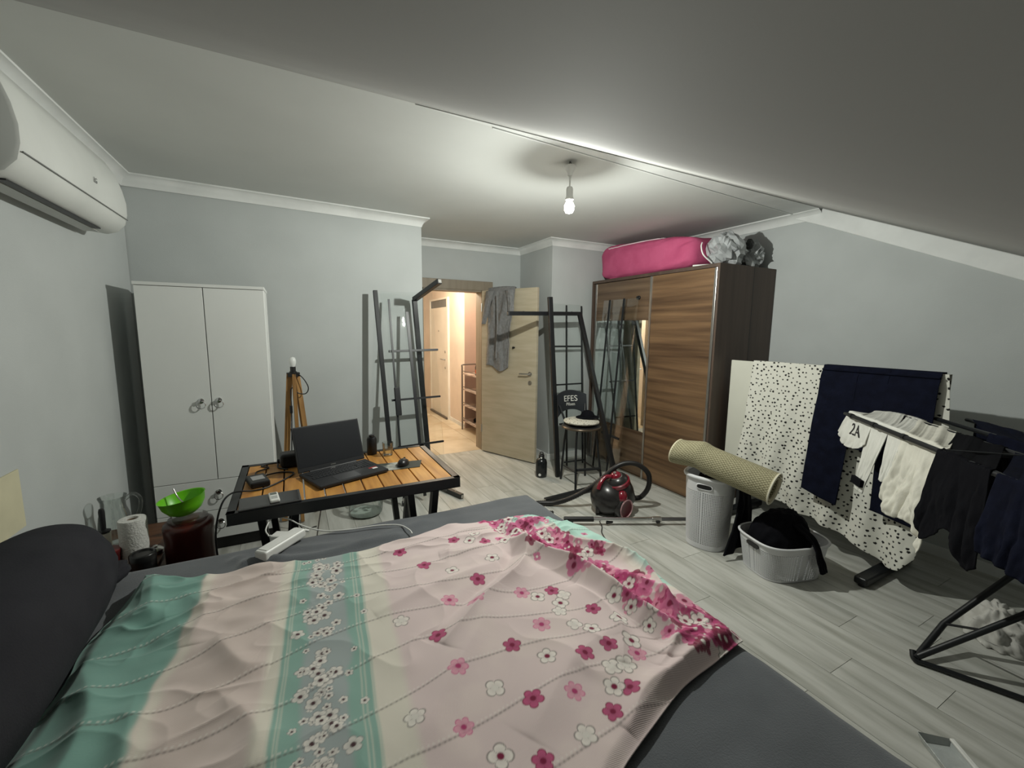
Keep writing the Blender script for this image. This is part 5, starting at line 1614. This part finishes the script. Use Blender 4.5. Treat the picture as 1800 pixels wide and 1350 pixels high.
# ================================================================== flip-top table with laundry over it
FX = 3.33
ft = thing('flip_top_table', 'white folding table tipped upright with a patterned sheet over it', 'table', (FX, 1.6, 0))
FZ0, FZ1, FY0, FY1 = 0.375, 1.30, 1.025, 2.315
MB().box2((FX - 0.012, FY0, FZ0), (FX + 0.012, FY1, FZ1)).build('tabletop', mat('white_board', rgb(214, 213, 200), 0.5, scale=2), ft, bevel=0.003)
for y in (1.135, 2.165):
    MB().box2((FX + 0.014, y - 0.03, 0.05), (FX + 0.06, y + 0.03, 0.9)).build('column', M_BLACK, ft, bevel=0.004)
    MB().box2((FX - 0.33, y - 0.035, 0.012), (FX + 0.3, y + 0.035, 0.06)).build('foot', M_BLACK, ft, bevel=0.012, seg=3)
    for x in (FX - 0.30, FX + 0.27):
        MB().cyl((x, y, 0), (x, y, 0.013), 0.02, n=12).build('glide', M_BLACKP, ft, smooth=True)
MB().box2((FX + 0.03, 1.165, 0.78), (FX + 0.055, 2.135, 0.83)).build('cross_beam', M_BLACK, ft)

# white sheet with small black hearts
NSx, NTx = 560, 560
s = np.linspace(0, 1, NSx)[:, None] * np.ones((1, NTx))
t = np.linspace(0, 1, NTx)[None, :] * np.ones((NSx, 1))
s1 = np.linspace(0, 1, NSx)
ytop = 2.118 + (0.962 - 2.118) * s
zbot = np.interp(s1, [0, 0.12, 0.22, 0.4, 0.6, 0.75, 0.88, 0.95, 1.0], [0.417, 0.313, 0.266, 0.219, 0.188, 0.146, 0.089, 0.115, 0.209])[:, None]
back = 0.22                           # part of the cloth that falls behind the board
Lf = FZ1 - zbot
tot = back + 0.04 + Lf
a_ = t * tot
ztop = FZ1 + 0.008
z_ = np.where(a_ < back, ztop - (back - a_), np.where(a_ < back + 0.04, ztop + 0.0 * a_, ztop - (a_ - back - 0.04)))
hang = np.clip((a_ - back - 0.04) / Lf, 0, 1)
x_ = np.where(a_ < back, FX + 0.02, np.where(a_ < back + 0.04, FX + 0.02 - (a_ - back), FX - 0.02))
fold = 0.5 + 0.5 * np.sin(s * 34 + 2.2 * vnoise(s * 3, hang * 1.5, 1.5, 71, 2))
x_ = x_ - hang ** 1.3 * (0.045 + 0.05 * fold * sm(0.0, 0.6, hang)) - 0.012 * vnoise(s * 4, hang * 3, 2.0, 77, 3) * hang
x_ = x_ - 0.05 * hang * sm(0.7, 1.0, s)
y_ = ytop + 0.035 * hang * (1 - s) ** 2 - 0.02 * np.sin(s * 17) * hang * 0.3 - 0.05 * sm(0.93, 1.0, s) * np.sin(hang * 3.1)
SP = np.stack([x_, y_, z_], -1)
uu, vv = (s * 1.15), a_
colr = np.ones((NSx, NTx, 3)) * np.array([lin(214), lin(213), lin(203)])
cell = 0.0345
Tj = RNG.uniform(0, 1, (64, 64, 4))
black = np.zeros(uu.shape)
for di in (-1, 0, 1):
    for dj in (-1, 0, 1):
        gi, gj = np.floor(uu / cell).astype(int) + di, np.floor(vv / cell).astype(int) + dj
        jx, jy, sz, al = [Tj[gi % 64, gj % 64, k] for k in range(4)]
        cx = (gi + 0.5 * (gj % 2) + 0.15 + 0.7 * jx) * cell
        cy = (gj + 0.15 + 0.7 * jy) * cell
        rr = 0.0040 + 0.0034 * sz
        al = (al - 0.5) * 1.6
        hx0, hy0 = (uu - cx) / rr, (vv - cy) / rr
        hx_, hy_ = hx0 * np.cos(al) - hy0 * np.sin(al), -(hx0 * np.sin(al) + hy0 * np.cos(al))
        f = (hx_ ** 2 + hy_ ** 2 - 1) ** 3 - hx_ ** 2 * hy_ ** 3
        black = np.maximum(black, (f < 0.02).astype(float))
colr = colr * (1 - black[..., None]) + np.array([lin(34), lin(33), lin(33)]) * black[..., None]
sh = grid_obj('patterned_sheet', SP, print_mat('heart_print_cotton', 0.95, bump=0.1), None, colr, solid=0.0025)
tag(sh, 'white sheet with small black hearts hanging over the white upright table', 'sheet')

# navy trousers over the sheet
n1, n2 = 160, 120
s = np.linspace(0, 1, n1)[:, None] * np.ones((1, n2))
t = np.linspace(0, 1, n2)[None, :] * np.ones((n1, 1))
s1 = np.linspace(0, 1, n1)


tr = thing('trousers', 'dark navy trousers hanging over the patterned sheet', 'trousers', (FX - 0.05, 1.22, FZ1))
back = 0.14
n1 = 320
s = np.linspace(0, 1, n1)[:, None] * np.ones((1, n2))
t = np.linspace(0, 1, n2)[None, :] * np.ones((n1, 1))
s1 = s[:, 0]
zl = 0.427 - 0.05 * s1 / 0.36
zr = 0.417 - 0.03 * (s1 - 0.62) / 0.38
zb = np.where(s1 < 0.36, zl, np.where(s1 > 0.62, zr, 0.77))[:, None]
Lf = FZ1 - zb
a_ = t * (back + 0.06 + Lf)
zt = FZ1 + 0.016
z_ = np.where(a_ < back, zt - (back - a_), np.where(a_ < back + 0.06, zt, zt - (a_ - back - 0.06)))
dp = np.clip(a_ - back - 0.06, 0, 2)
x_ = np.where(a_ < back, FX + 0.03, np.where(a_ < back + 0.06, FX + 0.03 - (a_ - back), FX - 0.03))
x_ = x_ - dp * 0.125 - 0.02 * sm(0, 0.08, dp) - 0.008 * np.sin(s * 9) * dp - 0.014 * vnoise(s * 2, dp * 3, 1.5, 81, 3) * sm(0, 0.3, dp)
y_ = 1.597 + (0.988 - 1.597) * s - 0.015 * (s - 0.5) * dp - 0.035 * sm(0.5, 0.7, s) * np.maximum(dp - 0.45, 0) * 2
grid_obj('cloth', np.stack([x_, y_, z_], -1), M_NAVY, tr, solid=0.006)
yw = np.linspace(1.595, 0.99, 40)
MB().tube([(FX - 0.052, float(q), FZ1 - 0.012) for q in yw], 0.007, 6).build('waistband', M_NAVY, tr, smooth=True)

# ================================================================== clothes airer
AZ = 1.05
ad = Vector((-0.697, -0.717, 0))         # along the rods, towards the bed foot
an = Vector((0.717, -0.697, 0))          # across the rods
R0 = Vector((2.985, 1.302, AZ))
ar = thing('clothes_airer', 'black folding clothes airer with laundry beside the bed', 'clothes airer', (2.6, 0.5, 0))
RL = 1.55
for k, off in enumerate((0.0, 0.28, 0.44, 0.60)):
    a0 = R0 + an * off + ad * (0.0 if off < 0.2 else -0.02)
    MB().cyl(a0, a0 + ad * RL, 0.011, n=10).build('rod', M_BLACK, ar, smooth=True)
for q in (0.845, 1.5):
    MB().cyl(R0 + ad * q + an * 0.0, R0 + ad * q + an * 0.60, 0.009, n=10).build('cross_rod', M_BLACK, ar, smooth=True)
for q in (0.08, 0.33, 0.60):
    MB().lathe([(0.0, -0.016), (0.014, -0.014), (0.014, 0.014), (0.0, 0.016)], R0 + ad * q, 12, ad).build('rod_clip', M_BLACKP, ar, smooth=True)
MB().tube([R0 + an * 0.28 + Vector((0, 0, 0.0)), R0 + an * 0.28 + Vector((0, 0, -0.12))], 0.006, 8).build('wing_strut', M_BLACK, ar, smooth=True)
# crossing U-shaped legs
FA = Vector((2.53, 0.712, 0.014))
FB = Vector((2.70, 0.33, 0.014))
MB().tube(curve_pts([FA + Vector((0.02, 0.02, 0.03)), FA, FA + (FB - FA) * 0.15, FB], 5), 0.012, 10).build('floor_bar', M_BLACK, ar, smooth=True)
MB().tube([FA + Vector((0, 0, 0.01)), Vector((2.775, 0.70, 0.125)), Vector((2.99, 0.53, 0.45)), Vector((3.10, 0.42, 0.62))], 0.014, 10).build('leg', M_BLACK, ar, smooth=True)
MB().tube([FA + Vector((0.01, 0, 0.012)), Vector((2.82, 0.475, 0.30)), Vector((3.0, 0.33, 0.50)), Vector((3.06, 0.28, AZ - 0.01))], 0.014, 10).build('leg', M_BLACK, ar, smooth=True)
MB().tube([(2.775, 0.70, 0.125), (2.725, 0.555, 0.205)], 0.006, 8).build('brace', M_BLACK, ar, smooth=True)
MB().tube([FB, (2.62, 0.12, 0.5), (2.30, -0.02, AZ - 0.01)], 0.014, 10).build('leg', M_BLACK, ar, smooth=True)


def airer_cloth(name, q0, q1, front, back_, m, over=0.28, seed=1, amp=0.012, n=90, mm=150, flare=0.0, solid=0.004, twist=0.0, parent=None, first=0.0):
    """cloth lying over two neighbouring rods; front(s) = drop on the near rod side"""
    s = np.linspace(0, 1, n)[:, None] * np.ones((1, mm))
    t = np.linspace(0, 1, mm)[None, :] * np.ones((n, 1))
    s1 = np.linspace(0, 1, n)
    Fd = np.array([front(v_) for v_ in s1])[:, None]
    Bd = np.array([back_(v_) for v_ in s1])[:, None]
    tot = Fd + over + Bd
    a_ = t * tot
    r_ = 0.012
    acr = np.where(a_ < Fd, 0.0, np.where(a_ < Fd + over, a_ - Fd, over)) + first
    drop_ = np.where(a_ < Fd, Fd - a_, np.where(a_ < Fd + over, 0.0, a_ - Fd - over))
    sagm = np.where((a_ >= Fd) & (a_ <= Fd + over), 0.012 * np.sin(np.clip((a_ - Fd) / over, 0, 1) * math.pi), 0)
    hang = np.clip(drop_ / 0.35, 0, 1)
    wv = amp * (np.sin(s * 11 + seed + 2 * vnoise(s * 2 + seed, drop_ * 3, 2, seed, 2)) + 1.2 * vnoise(s * 3 + seed, drop_ * 4, 2.5, seed + 7, 3))
    sidew = np.where(a_ < Fd, -1.0, np.where(a_ > Fd + over, 1.0, 0.0))
    along = q0 + (q1 - q0) * s + (s - 0.5) * flare * drop_ + twist * drop_ - 0.40 * np.clip((a_ - Fd) / over, 0, 1) * sm(0.0, 0.12, q0 + (q1 - q0) * s)
    acr = acr + sidew * (r_ + np.abs(wv) * hang + 0.02 * hang)
    z_ = AZ + r_ - drop_ - sagm + 0.3 * wv * (1 - hang) * 0.4
    P = (np.array(R0) * [1, 1, 0])[None, None, :] + along[..., None] * np.array(ad) + acr[..., None] * np.array(an)
    P[..., 2] = z_
    return grid_obj(name, P, m, parent, solid=solid)


s_1 = lambda v_: 0.20 + 0.03 * math.sin(v_ * 5) if v_ < 0.46 else (0.47 if 0.50 < v_ < 0.93 else 0.33)
t1_ = thing('t_shirt', 'white T-shirt with black print hanging at the far end of the airer', 'T-shirt', R0 + an * 0.14)
airer_cloth('front', -0.03, 0.25, lambda v_: 0.21 - 0.25 * (v_ - 0.5) ** 2, lambda v_: 0.12, M_WHITEC, 0.25, 3, 0.022, flare=0.5, parent=t1_, twist=-0.35, first=0.045)
airer_cloth('sleeve', 0.22, 0.42, lambda v_: 0.42, lambda v_: 0.04, M_WHITEC, 0.24, 6, 0.008, flare=-0.25, twist=-0.22, parent=t1_, first=0.045)
pq = []
for k in range(2):
    pass
base_ = lambda q, zz, out: Vector((R0.x, R0.y, 0)) + ad * q - an * out + Vector((0, 0, zz))
MB().add([base_(0.185, 0.722, 0.012), base_(0.29, 0.722, 0.012), base_(0.285, 0.68, 0.012), base_(0.18, 0.68, 0.012), base_(0.185, 0.722, -0.004), base_(0.29, 0.722, -0.004), base_(0.285, 0.68, -0.004), base_(0.18, 0.68, -0.004)],
         [(0, 1, 2, 3), (7, 6, 5, 4), (0, 4, 5, 1), (1, 5, 6, 2), (2, 6, 7, 3), (3, 7, 4, 0)]).build('black_patch', M_DARKC, t1_)
M_PRN = mat('black_textile_print', rgb(44, 40, 42), 0.9)
for body, size, q, zz in (('2A', 0.10, 0.10, 0.935),):
    me = text_mesh(body, size, 0.0008)
    for vtx in me.vertices:
        lx, ly, lz = vtx.co
        al_q, hz_q = q + lx * 0.9, zz + ly
        dr_q = AZ + 0.012 - hz_q                       # follow the folds of the shirt front below
        s_q = (al_q + 0.03 + 0.25 * dr_q + 0.35 * dr_q) / (0.28 + 0.5 * dr_q)
        sa_q, da_q = np.array([s_q]), np.array([dr_q])
        wv_q = 0.022 * (np.sin(sa_q * 11 + 3 + 2 * vnoise(sa_q * 2 + 3, da_q * 3, 2, 3, 2)) + 1.2 * vnoise(sa_q * 3 + 3, da_q * 4, 2.5, 10, 3))
        hg_q = min(max(dr_q / 0.35, 0), 1)
        out_q = 0.012 + abs(float(wv_q[0])) * hg_q + 0.02 * hg_q - 0.045
        vtx.co = base_(al_q, hz_q, out_q + 0.0045 + lz) - ORIGIN[t1_.name]
    link_mesh('chest_print', me, M_PRN, t1_)

t2_ = thing('t_shirt', 'cream white T-shirt hanging twisted on the airer beside the printed one', 'T-shirt', R0 + an * 0.14 + ad * 0.3)
airer_cloth('sleeve', 0.41, 0.54, lambda v_: 0.29, lambda v_: 0.05, M_WHITEC, 0.26, 9, 0.007, flare=-0.2, twist=-0.12, parent=t2_, first=0.045)
airer_cloth('body', 0.53, 0.83, lambda v_: 0.36 + 0.10 * v_ + 0.04 * math.sin(v_ * 7), lambda v_: 0.16, mat('cream_cotton', rgb(220, 217, 205), 0.95, scale=14, bump=0.15, bump_scale=220, spec=0.1), 0.25, 13, 0.026, flare=0.15, twist=-0.08, parent=t2_, first=0.045)
# small patterned cloth pegged on the second rod beside the wall
g1 = airer_cloth('black_garment', 0.86, 1.14, lambda v_: 0.34 + 0.05 * math.sin(v_ * 9), lambda v_: 0.36, M_DARKC, 0.28, 17, 0.018, flare=0.2)
tag(g1, 'black garment hung over the airer next to the cream T-shirt', 'garment')
g2 = airer_cloth('navy_garment', 1.17, 1.48, lambda v_: 0.30, lambda v_: 0.34, M_NAVY, 0.30, 23, 0.02, flare=0.1)
tag(g2, 'dark navy garment hung over the airer towards the bed foot', 'garment')
g3 = airer_cloth('navy_garment', 0.42, 0.74, lambda v_: 0.36, lambda v_: 0.40, M_NAVY, 0.16, 29, 0.016, flare=0.1, first=0.44)
tag(g3, 'dark navy garment hung over the airer rods nearest the right wall', 'garment')

# ---- cloth on the floor below the airer and clear plastic tray by the bed
o = heap('striped_cloth', (3.12, 0.60), 0.15, 0.13, 0.003, 0.17, mat('striped_white_cloth', rgb(196, 194, 188), 0.95, col2=rgb(52, 50, 50), scale=3.2, stretch=(1, 1, 14), contrast=(0.28, 0.34)), 0.4, 15, 0.5)
tag(o, 'crumpled white cloth with black stripes on the floor under the airer', 'cloth')
pt2 = thing('plastic_tray', 'small milky plastic tray with a white edge on the floor by the bed foot', 'tray', (2.03, 0.43, 0), (0, 0, math.radians(-40)), world=False)
tv = [(-0.05, -0.09, 0.002), (0.04, -0.09, 0.002), (0.04, 0.085, 0.002), (-0.05, 0.085, 0.002), (-0.06, -0.1, 0.03), (0.05, -0.1, 0.022), (0.05, 0.095, 0.026), (-0.06, 0.095, 0.032)]
MB().add(tv, [(0, 1, 2, 3), (0, 1, 5, 4), (1, 2, 6, 5), (2, 3, 7, 6), (3, 0, 4, 7)]).build('shell', mat('milky_plastic', rgb(176, 180, 178), 0.25, scale=20, bump=0.3, bump_scale=60), pt2, solid=0.002)
MB().box2((0.042, -0.1, 0.02), (0.058, 0.095, 0.03)).build('white_edge', M_WHITEP, pt2, bevel=0.003)

# ================================================================== on the wardrobe
th = np.linspace(0, 2 * math.pi, 140, endpoint=False)[:, None] * np.ones((1, 60))
ph = np.linspace(0, math.pi, 60)[None, :] * np.ones((140, 1))
q_ = 0.30
spw = lambda w_, e: np.sign(w_) * np.abs(w_) ** e
xa = spw(np.sin(ph), 0.35) * spw(np.cos(th), q_)
ya = spw(np.sin(ph), 0.35) * spw(np.sin(th), q_)
za = spw(np.cos(ph), 0.4)
PBX, PBY, PBZ = 3.47, 3.36, BZ + 0.003
nzp = vnoise(xa * 2 + ya + 9, za * 2 + ya * 3 + 9, 1.3, 91, 3)
X_ = PBX + xa * 0.26 - 0.02 * nzp * (np.abs(za) < 0.9)
Y_ = PBY + ya * 0.66 + 0.012 * nzp
Z_ = PBZ + (za + 1) * 0.5 * (0.355 + 0.05 * ya + 0.03 * np.maximum(xa, 0)) + 0.010 * nzp * (za > -0.5)
Z_ = np.minimum(Z_, ZC - 0.02)
pk = thing('storage_bag', 'pink fabric storage bag with white piping on top of the wardrobe', 'storage bag', (PBX, PBY, PBZ))
M_PINK = mat('pink_fabric', rgb(188, 84, 122), 0.8, col2=rgb(176, 72, 110), scale=6, bump=0.15, bump_scale=60)
grid_obj('bag', np.stack([X_, Y_, Z_], -1), M_PINK, pk, close_u=True)
pts_, sm_ = [], []
for ii_ in range(140):
    if xa[ii_, 30] < -0.97:
        zc_ = Z_[ii_]
        jj_ = int(np.argmin(np.abs(zc_[:30] - (zc_[0] - 0.016))))
        pts_.append((float(X_[ii_, jj_]) - 0.003, float(Y_[ii_, jj_]), float(Z_[ii_, jj_]) + 0.003))
pts_.sort(key=lambda q: q[1])
MB().tube(pts_, 0.006, 8).build('piping', mat('white_piping', rgb(226, 206, 212), 0.7), pk, smooth=True)

def crumple(name, c, rad3, m, seed, parent=None, amp=0.5):
    """faceted crumpled film"""
    nu_, nv_ = 26, 15
    th = np.linspace(0, 2 * math.pi, nu_, endpoint=False)[:, None] * np.ones((1, nv_))
    ph = np.linspace(0, math.pi, nv_)[None, :] * np.ones((nu_, 1))
    rr_c = np.random.default_rng(seed)
    th = th + rr_c.uniform(-0.08, 0.08, th.shape) * (np.sin(ph) > 0.1)
    x_, y_, z_ = np.sin(ph) * np.cos(th), np.sin(ph) * np.sin(th), np.cos(ph)
    n_ = np.abs(vnoise(x_ * 1.3 + z_ + 8, y_ * 1.3 - z_ + 8, 1.5, seed, 2))
    k = 1 + amp * (0.3 - n_) + rr_c.uniform(-0.10, 0.10, th.shape) * (np.sin(ph) > 0.1)
    zz = c[2] + np.maximum(z_ * k, -0.86) * rad3[2] + rad3[2] * 0.86
    P = np.stack([c[0] + x_ * k * rad3[0], c[1] + y_ * k * rad3[1], zz], -1)
    o = grid_obj(name, P, m, parent, close_u=True)
    o.data.polygons.foreach_set('use_smooth', np.zeros(len(o.data.polygons), bool))
    return o


gbg = thing('plastic_bag', 'crumpled grey plastic bag on the wardrobe corner', 'plastic bag', (3.44, 2.53, BZ + 0.003))
M_GBAG = mat('grey_polythene', rgb(192, 195, 196), 0.28, col2=rgb(150, 153, 154), scale=5, bump=0.2, bump_scale=30)
crumple('bag', (3.44, 2.53, BZ + 0.003), (0.155, 0.135, 0.15), M_GBAG, 14, gbg, 0.7)
MB().tube(curve_pts([(3.30, 2.56, BZ + 0.03), (3.235, 2.60, BZ + 0.10), (3.225, 2.62, BZ + 0.17), (3.245, 2.63, BZ + 0.21)], 6), 0.006, 8).build('handle_strap', M_WHITEP, gbg, smooth=True)
MB().tube(curve_pts([(3.29, 2.54, BZ + 0.012), (3.22, 2.63, BZ + 0.012), (3.21, 2.68, BZ + 0.014)], 6), 0.009, 8).build('handle_strap', M_WHITEP, gbg, smooth=True)
gb2 = thing('plastic_bag', 'second grey plastic bag with a dark knot on the wardrobe by the wall', 'plastic bag', (3.73, 2.52, BZ + 0.003))
crumple('bag', (3.735, 2.52, BZ + 0.003), (0.125, 0.115, 0.13), M_GBAG, 33, gb2, 0.7)
crumple('knot', (3.62, 2.44, BZ + 0.16), (0.03, 0.03, 0.045), mat('dark_knot', rgb(50, 52, 52), 0.5), 5, gb2, 0.4)

# ================================================================== bathrobe over the door
dx_ = dd.normalized()
dn_ = Vector((dx_.y, -dx_.x, 0))
if dn_.y > 0:
    dn_ = -dn_
n1, n2 = 130, 170
s = np.linspace(-1, 1, n1)[:, None] * np.ones((1, n2))
t = np.linspace(0, 1, n2)[None, :] * np.ones((n1, 1))
back = 0.22
zt_ = 2.018
front = 0.94 + 0.035 * np.sin(s * 3.0 + 0.6)
tot = back + 0.055 + front
a_ = t * tot
drop_ = np.where(a_ < back, back - a_, np.where(a_ < back + 0.055, 0.0, a_ - back - 0.055))
acr = np.where(a_ < back, -0.03, np.where(a_ < back + 0.055, -0.03 + (a_ - back), 0.028))
hang = np.clip(drop_ / 0.95, 0, 1)
isf = a_ > back + 0.05
half = np.where(isf, 0.20 - 0.03 * sm(0.12, 0.5, hang), 0.17)
mid = np.where(isf, 0.325 - 0.06 * hang, 0.325)
along = mid + s * half
wv = 0.022 * (0.5 + 0.5 * np.sin(s * 7.0 + 3.0 * vnoise(s * 1.5 + 3, hang * 2 + 3, 1.2, 111, 2))) + 0.012 * vnoise(s * 2 + 5, hang * 6 + 5, 1.4, 117, 3) + 0.02 * sm(0.7, 1.0, hang) * np.abs(vnoise(s * 2 + 2, hang * 9, 1.3, 121, 2))
acr = acr + np.where(isf, np.abs(wv) * sm(0.0, 0.1, hang) + 0.004, 0)
zz = zt_ - drop_ + np.where(drop_ == 0, 0.012 * np.cos(s * 1.5), 0)
P = np.array(HINGE)[None, None, :] + along[..., None] * np.array(dx_) + acr[..., None] * np.array(dn_)
P[..., 2] = zz
robe = thing('bathrobe', 'grey terry bathrobe thrown over the top of the oak door', 'bathrobe', HINGE + dx_ * 0.28 + Vector((0, 0, 1.05)))
grid_obj('robe_body', P, M_TOWEL, robe, solid=0.010)
for (q0, q1, z0_, z1_, w0_, w1_) in ((0.175, 0.075, 1.985, 1.60, 0.12, 0.06), (0.47, 0.50, 1.985, 1.72, 0.12, 0.07)):
    ss = np.linspace(-1, 1, 36)[:, None] * np.ones((1, 60))
    tt_ = np.linspace(0, 1, 60)[None, :] * np.ones((36, 1))
    al_ = q0 + (q1 - q0) * tt_ + ss * (w0_ + (w1_ - w0_) * tt_) * 0.5
    ac_ = 0.062 + 0.018 * np.cos(ss * 1.5) + 0.008 * vnoise(ss * 2, tt_ * 4, 1.6, 131, 3)
    P = np.array(HINGE)[None, None, :] + al_[..., None] * np.array(dx_) + ac_[..., None] * np.array(dn_)
    P[..., 2] = z0_ + (z1_ - z0_) * tt_
    grid_obj('sleeve', P, M_TOWEL, robe, solid=0.010)
cr_ = MB().tube(curve_pts([HINGE + dx_ * 0.30 + dn_ * 0.085 + Vector((0, 0, 1.93)), HINGE + dx_ * 0.315 + dn_ * 0.09 + Vector((0, 0, 1.55)), HINGE + dx_ * 0.29 + dn_ * 0.085 + Vector((0, 0, 1.20))], 8), 0.012, 8).build('lapel_edge', M_TOWEL, robe, smooth=True)

# ================================================================== hallway shoe rack
M_RACK = mat('grey_rack_tube', rgb(120, 112, 106), 0.4, 0.6)
SX0, SX1, SY0, SY1 = 2.27, 2.60, 5.10, 5.99
rk = thing('shoe_rack', 'grey metal shoe rack with four shelves in the hallway', 'shoe rack', (2.5, 5.55, 0))
for x in (SX0, SX1):
    for y in (SY0, SY1):
        MB().cyl((x, y, 0), (x, y, 0.98), 0.012, n=10).build('post', M_RACK, rk, smooth=True)
M_SHELF = mat('shelf_liner', rgb(206, 190, 178), 0.6, col2=rgb(140, 120, 110), scale=9)
for z in (0.14, 0.38, 0.62, 0.86):
    MB().box2((SX0, SY0, z), (SX1, SY1, z + 0.012)).build('shelf', M_SHELF, rk)
    for x in (SX0, SX1):
        MB().cyl((x, SY0, z + 0.05), (x, SY1, z + 0.05), 0.006, n=8).build('side_rail', M_RACK, rk, smooth=True)
for y in (SY0, SY1):
    MB().tube(curve_pts([(SX0, y, 0.97), (SX0 + 0.02, y, 1.0), (SX1 - 0.02, y, 1.0), (SX1, y, 0.97)], 4), 0.011, 8).build('top_hoop', M_RACK, rk, smooth=True)
for k, (y, z, lab) in enumerate(((5.4, 0.152, 'black shoe on the lowest shelf of the shoe rack near the door'), (5.72, 0.152, 'black shoe on the lowest shelf of the shoe rack near the corner'), (5.5, 0.392, 'dark grey shoe on the second shelf of the shoe rack'))):
    mb = MB().ball((0, 0, 0), 1.0, 18, 10)
    for p in mb.v:
        x_, y_, z_ = p
        zz_ = max(z_, -0.6)
        p.x, p.y, p.z = 2.47 + 0.13 * x_, y + 0.048 * y_, z + 0.004 + 0.055 * 0.6 + 0.055 * zz_ * (1.0 + 0.35 * x_)
    so_ = thing('shoe', lab, 'shoe', (2.47, y, z))
    mb.build('upper', M_DARKC if k < 2 else mat('grey_suede', rgb(70, 66, 64), 0.9), so_, smooth=True)
    MB().prism([(2.47 + 0.13 * math.cos(a_), y + 0.048 * math.sin(a_)) for a_ in [2 * math.pi * i / 20 for i in range(20)]], z + 0.001, z + 0.014).build('sole', M_BLACKP, so_)
sb = thing('spray_bottle', 'black spray bottle with orange label on the shoe rack', 'spray bottle', (2.36, 5.60, 0.873))
MB().lathe([(0.0, 0), (0.034, 0), (0.036, 0.006), (0.036, 0.12), (0.028, 0.15), (0.014, 0.17), (0.014, 0.185)], (2.36, 5.60, 0.873), 20).build('body', M_BLACKP, sb, smooth=True)
MB().lathe([(0.0365, 0.02), (0.037, 0.02), (0.037, 0.085), (0.0365, 0.085)], (2.36, 5.60, 0.873), 20).build('label', mat('orange_label', rgb(190, 88, 44), 0.5), sb, smooth=True)
MB().box((2.36, 5.58, 1.075), (0.028, 0.09, 0.03)).box((2.36, 5.555, 1.04), (0.012, 0.012, 0.05)).build('trigger_head', M_BLACKP, sb, bevel=0.004)
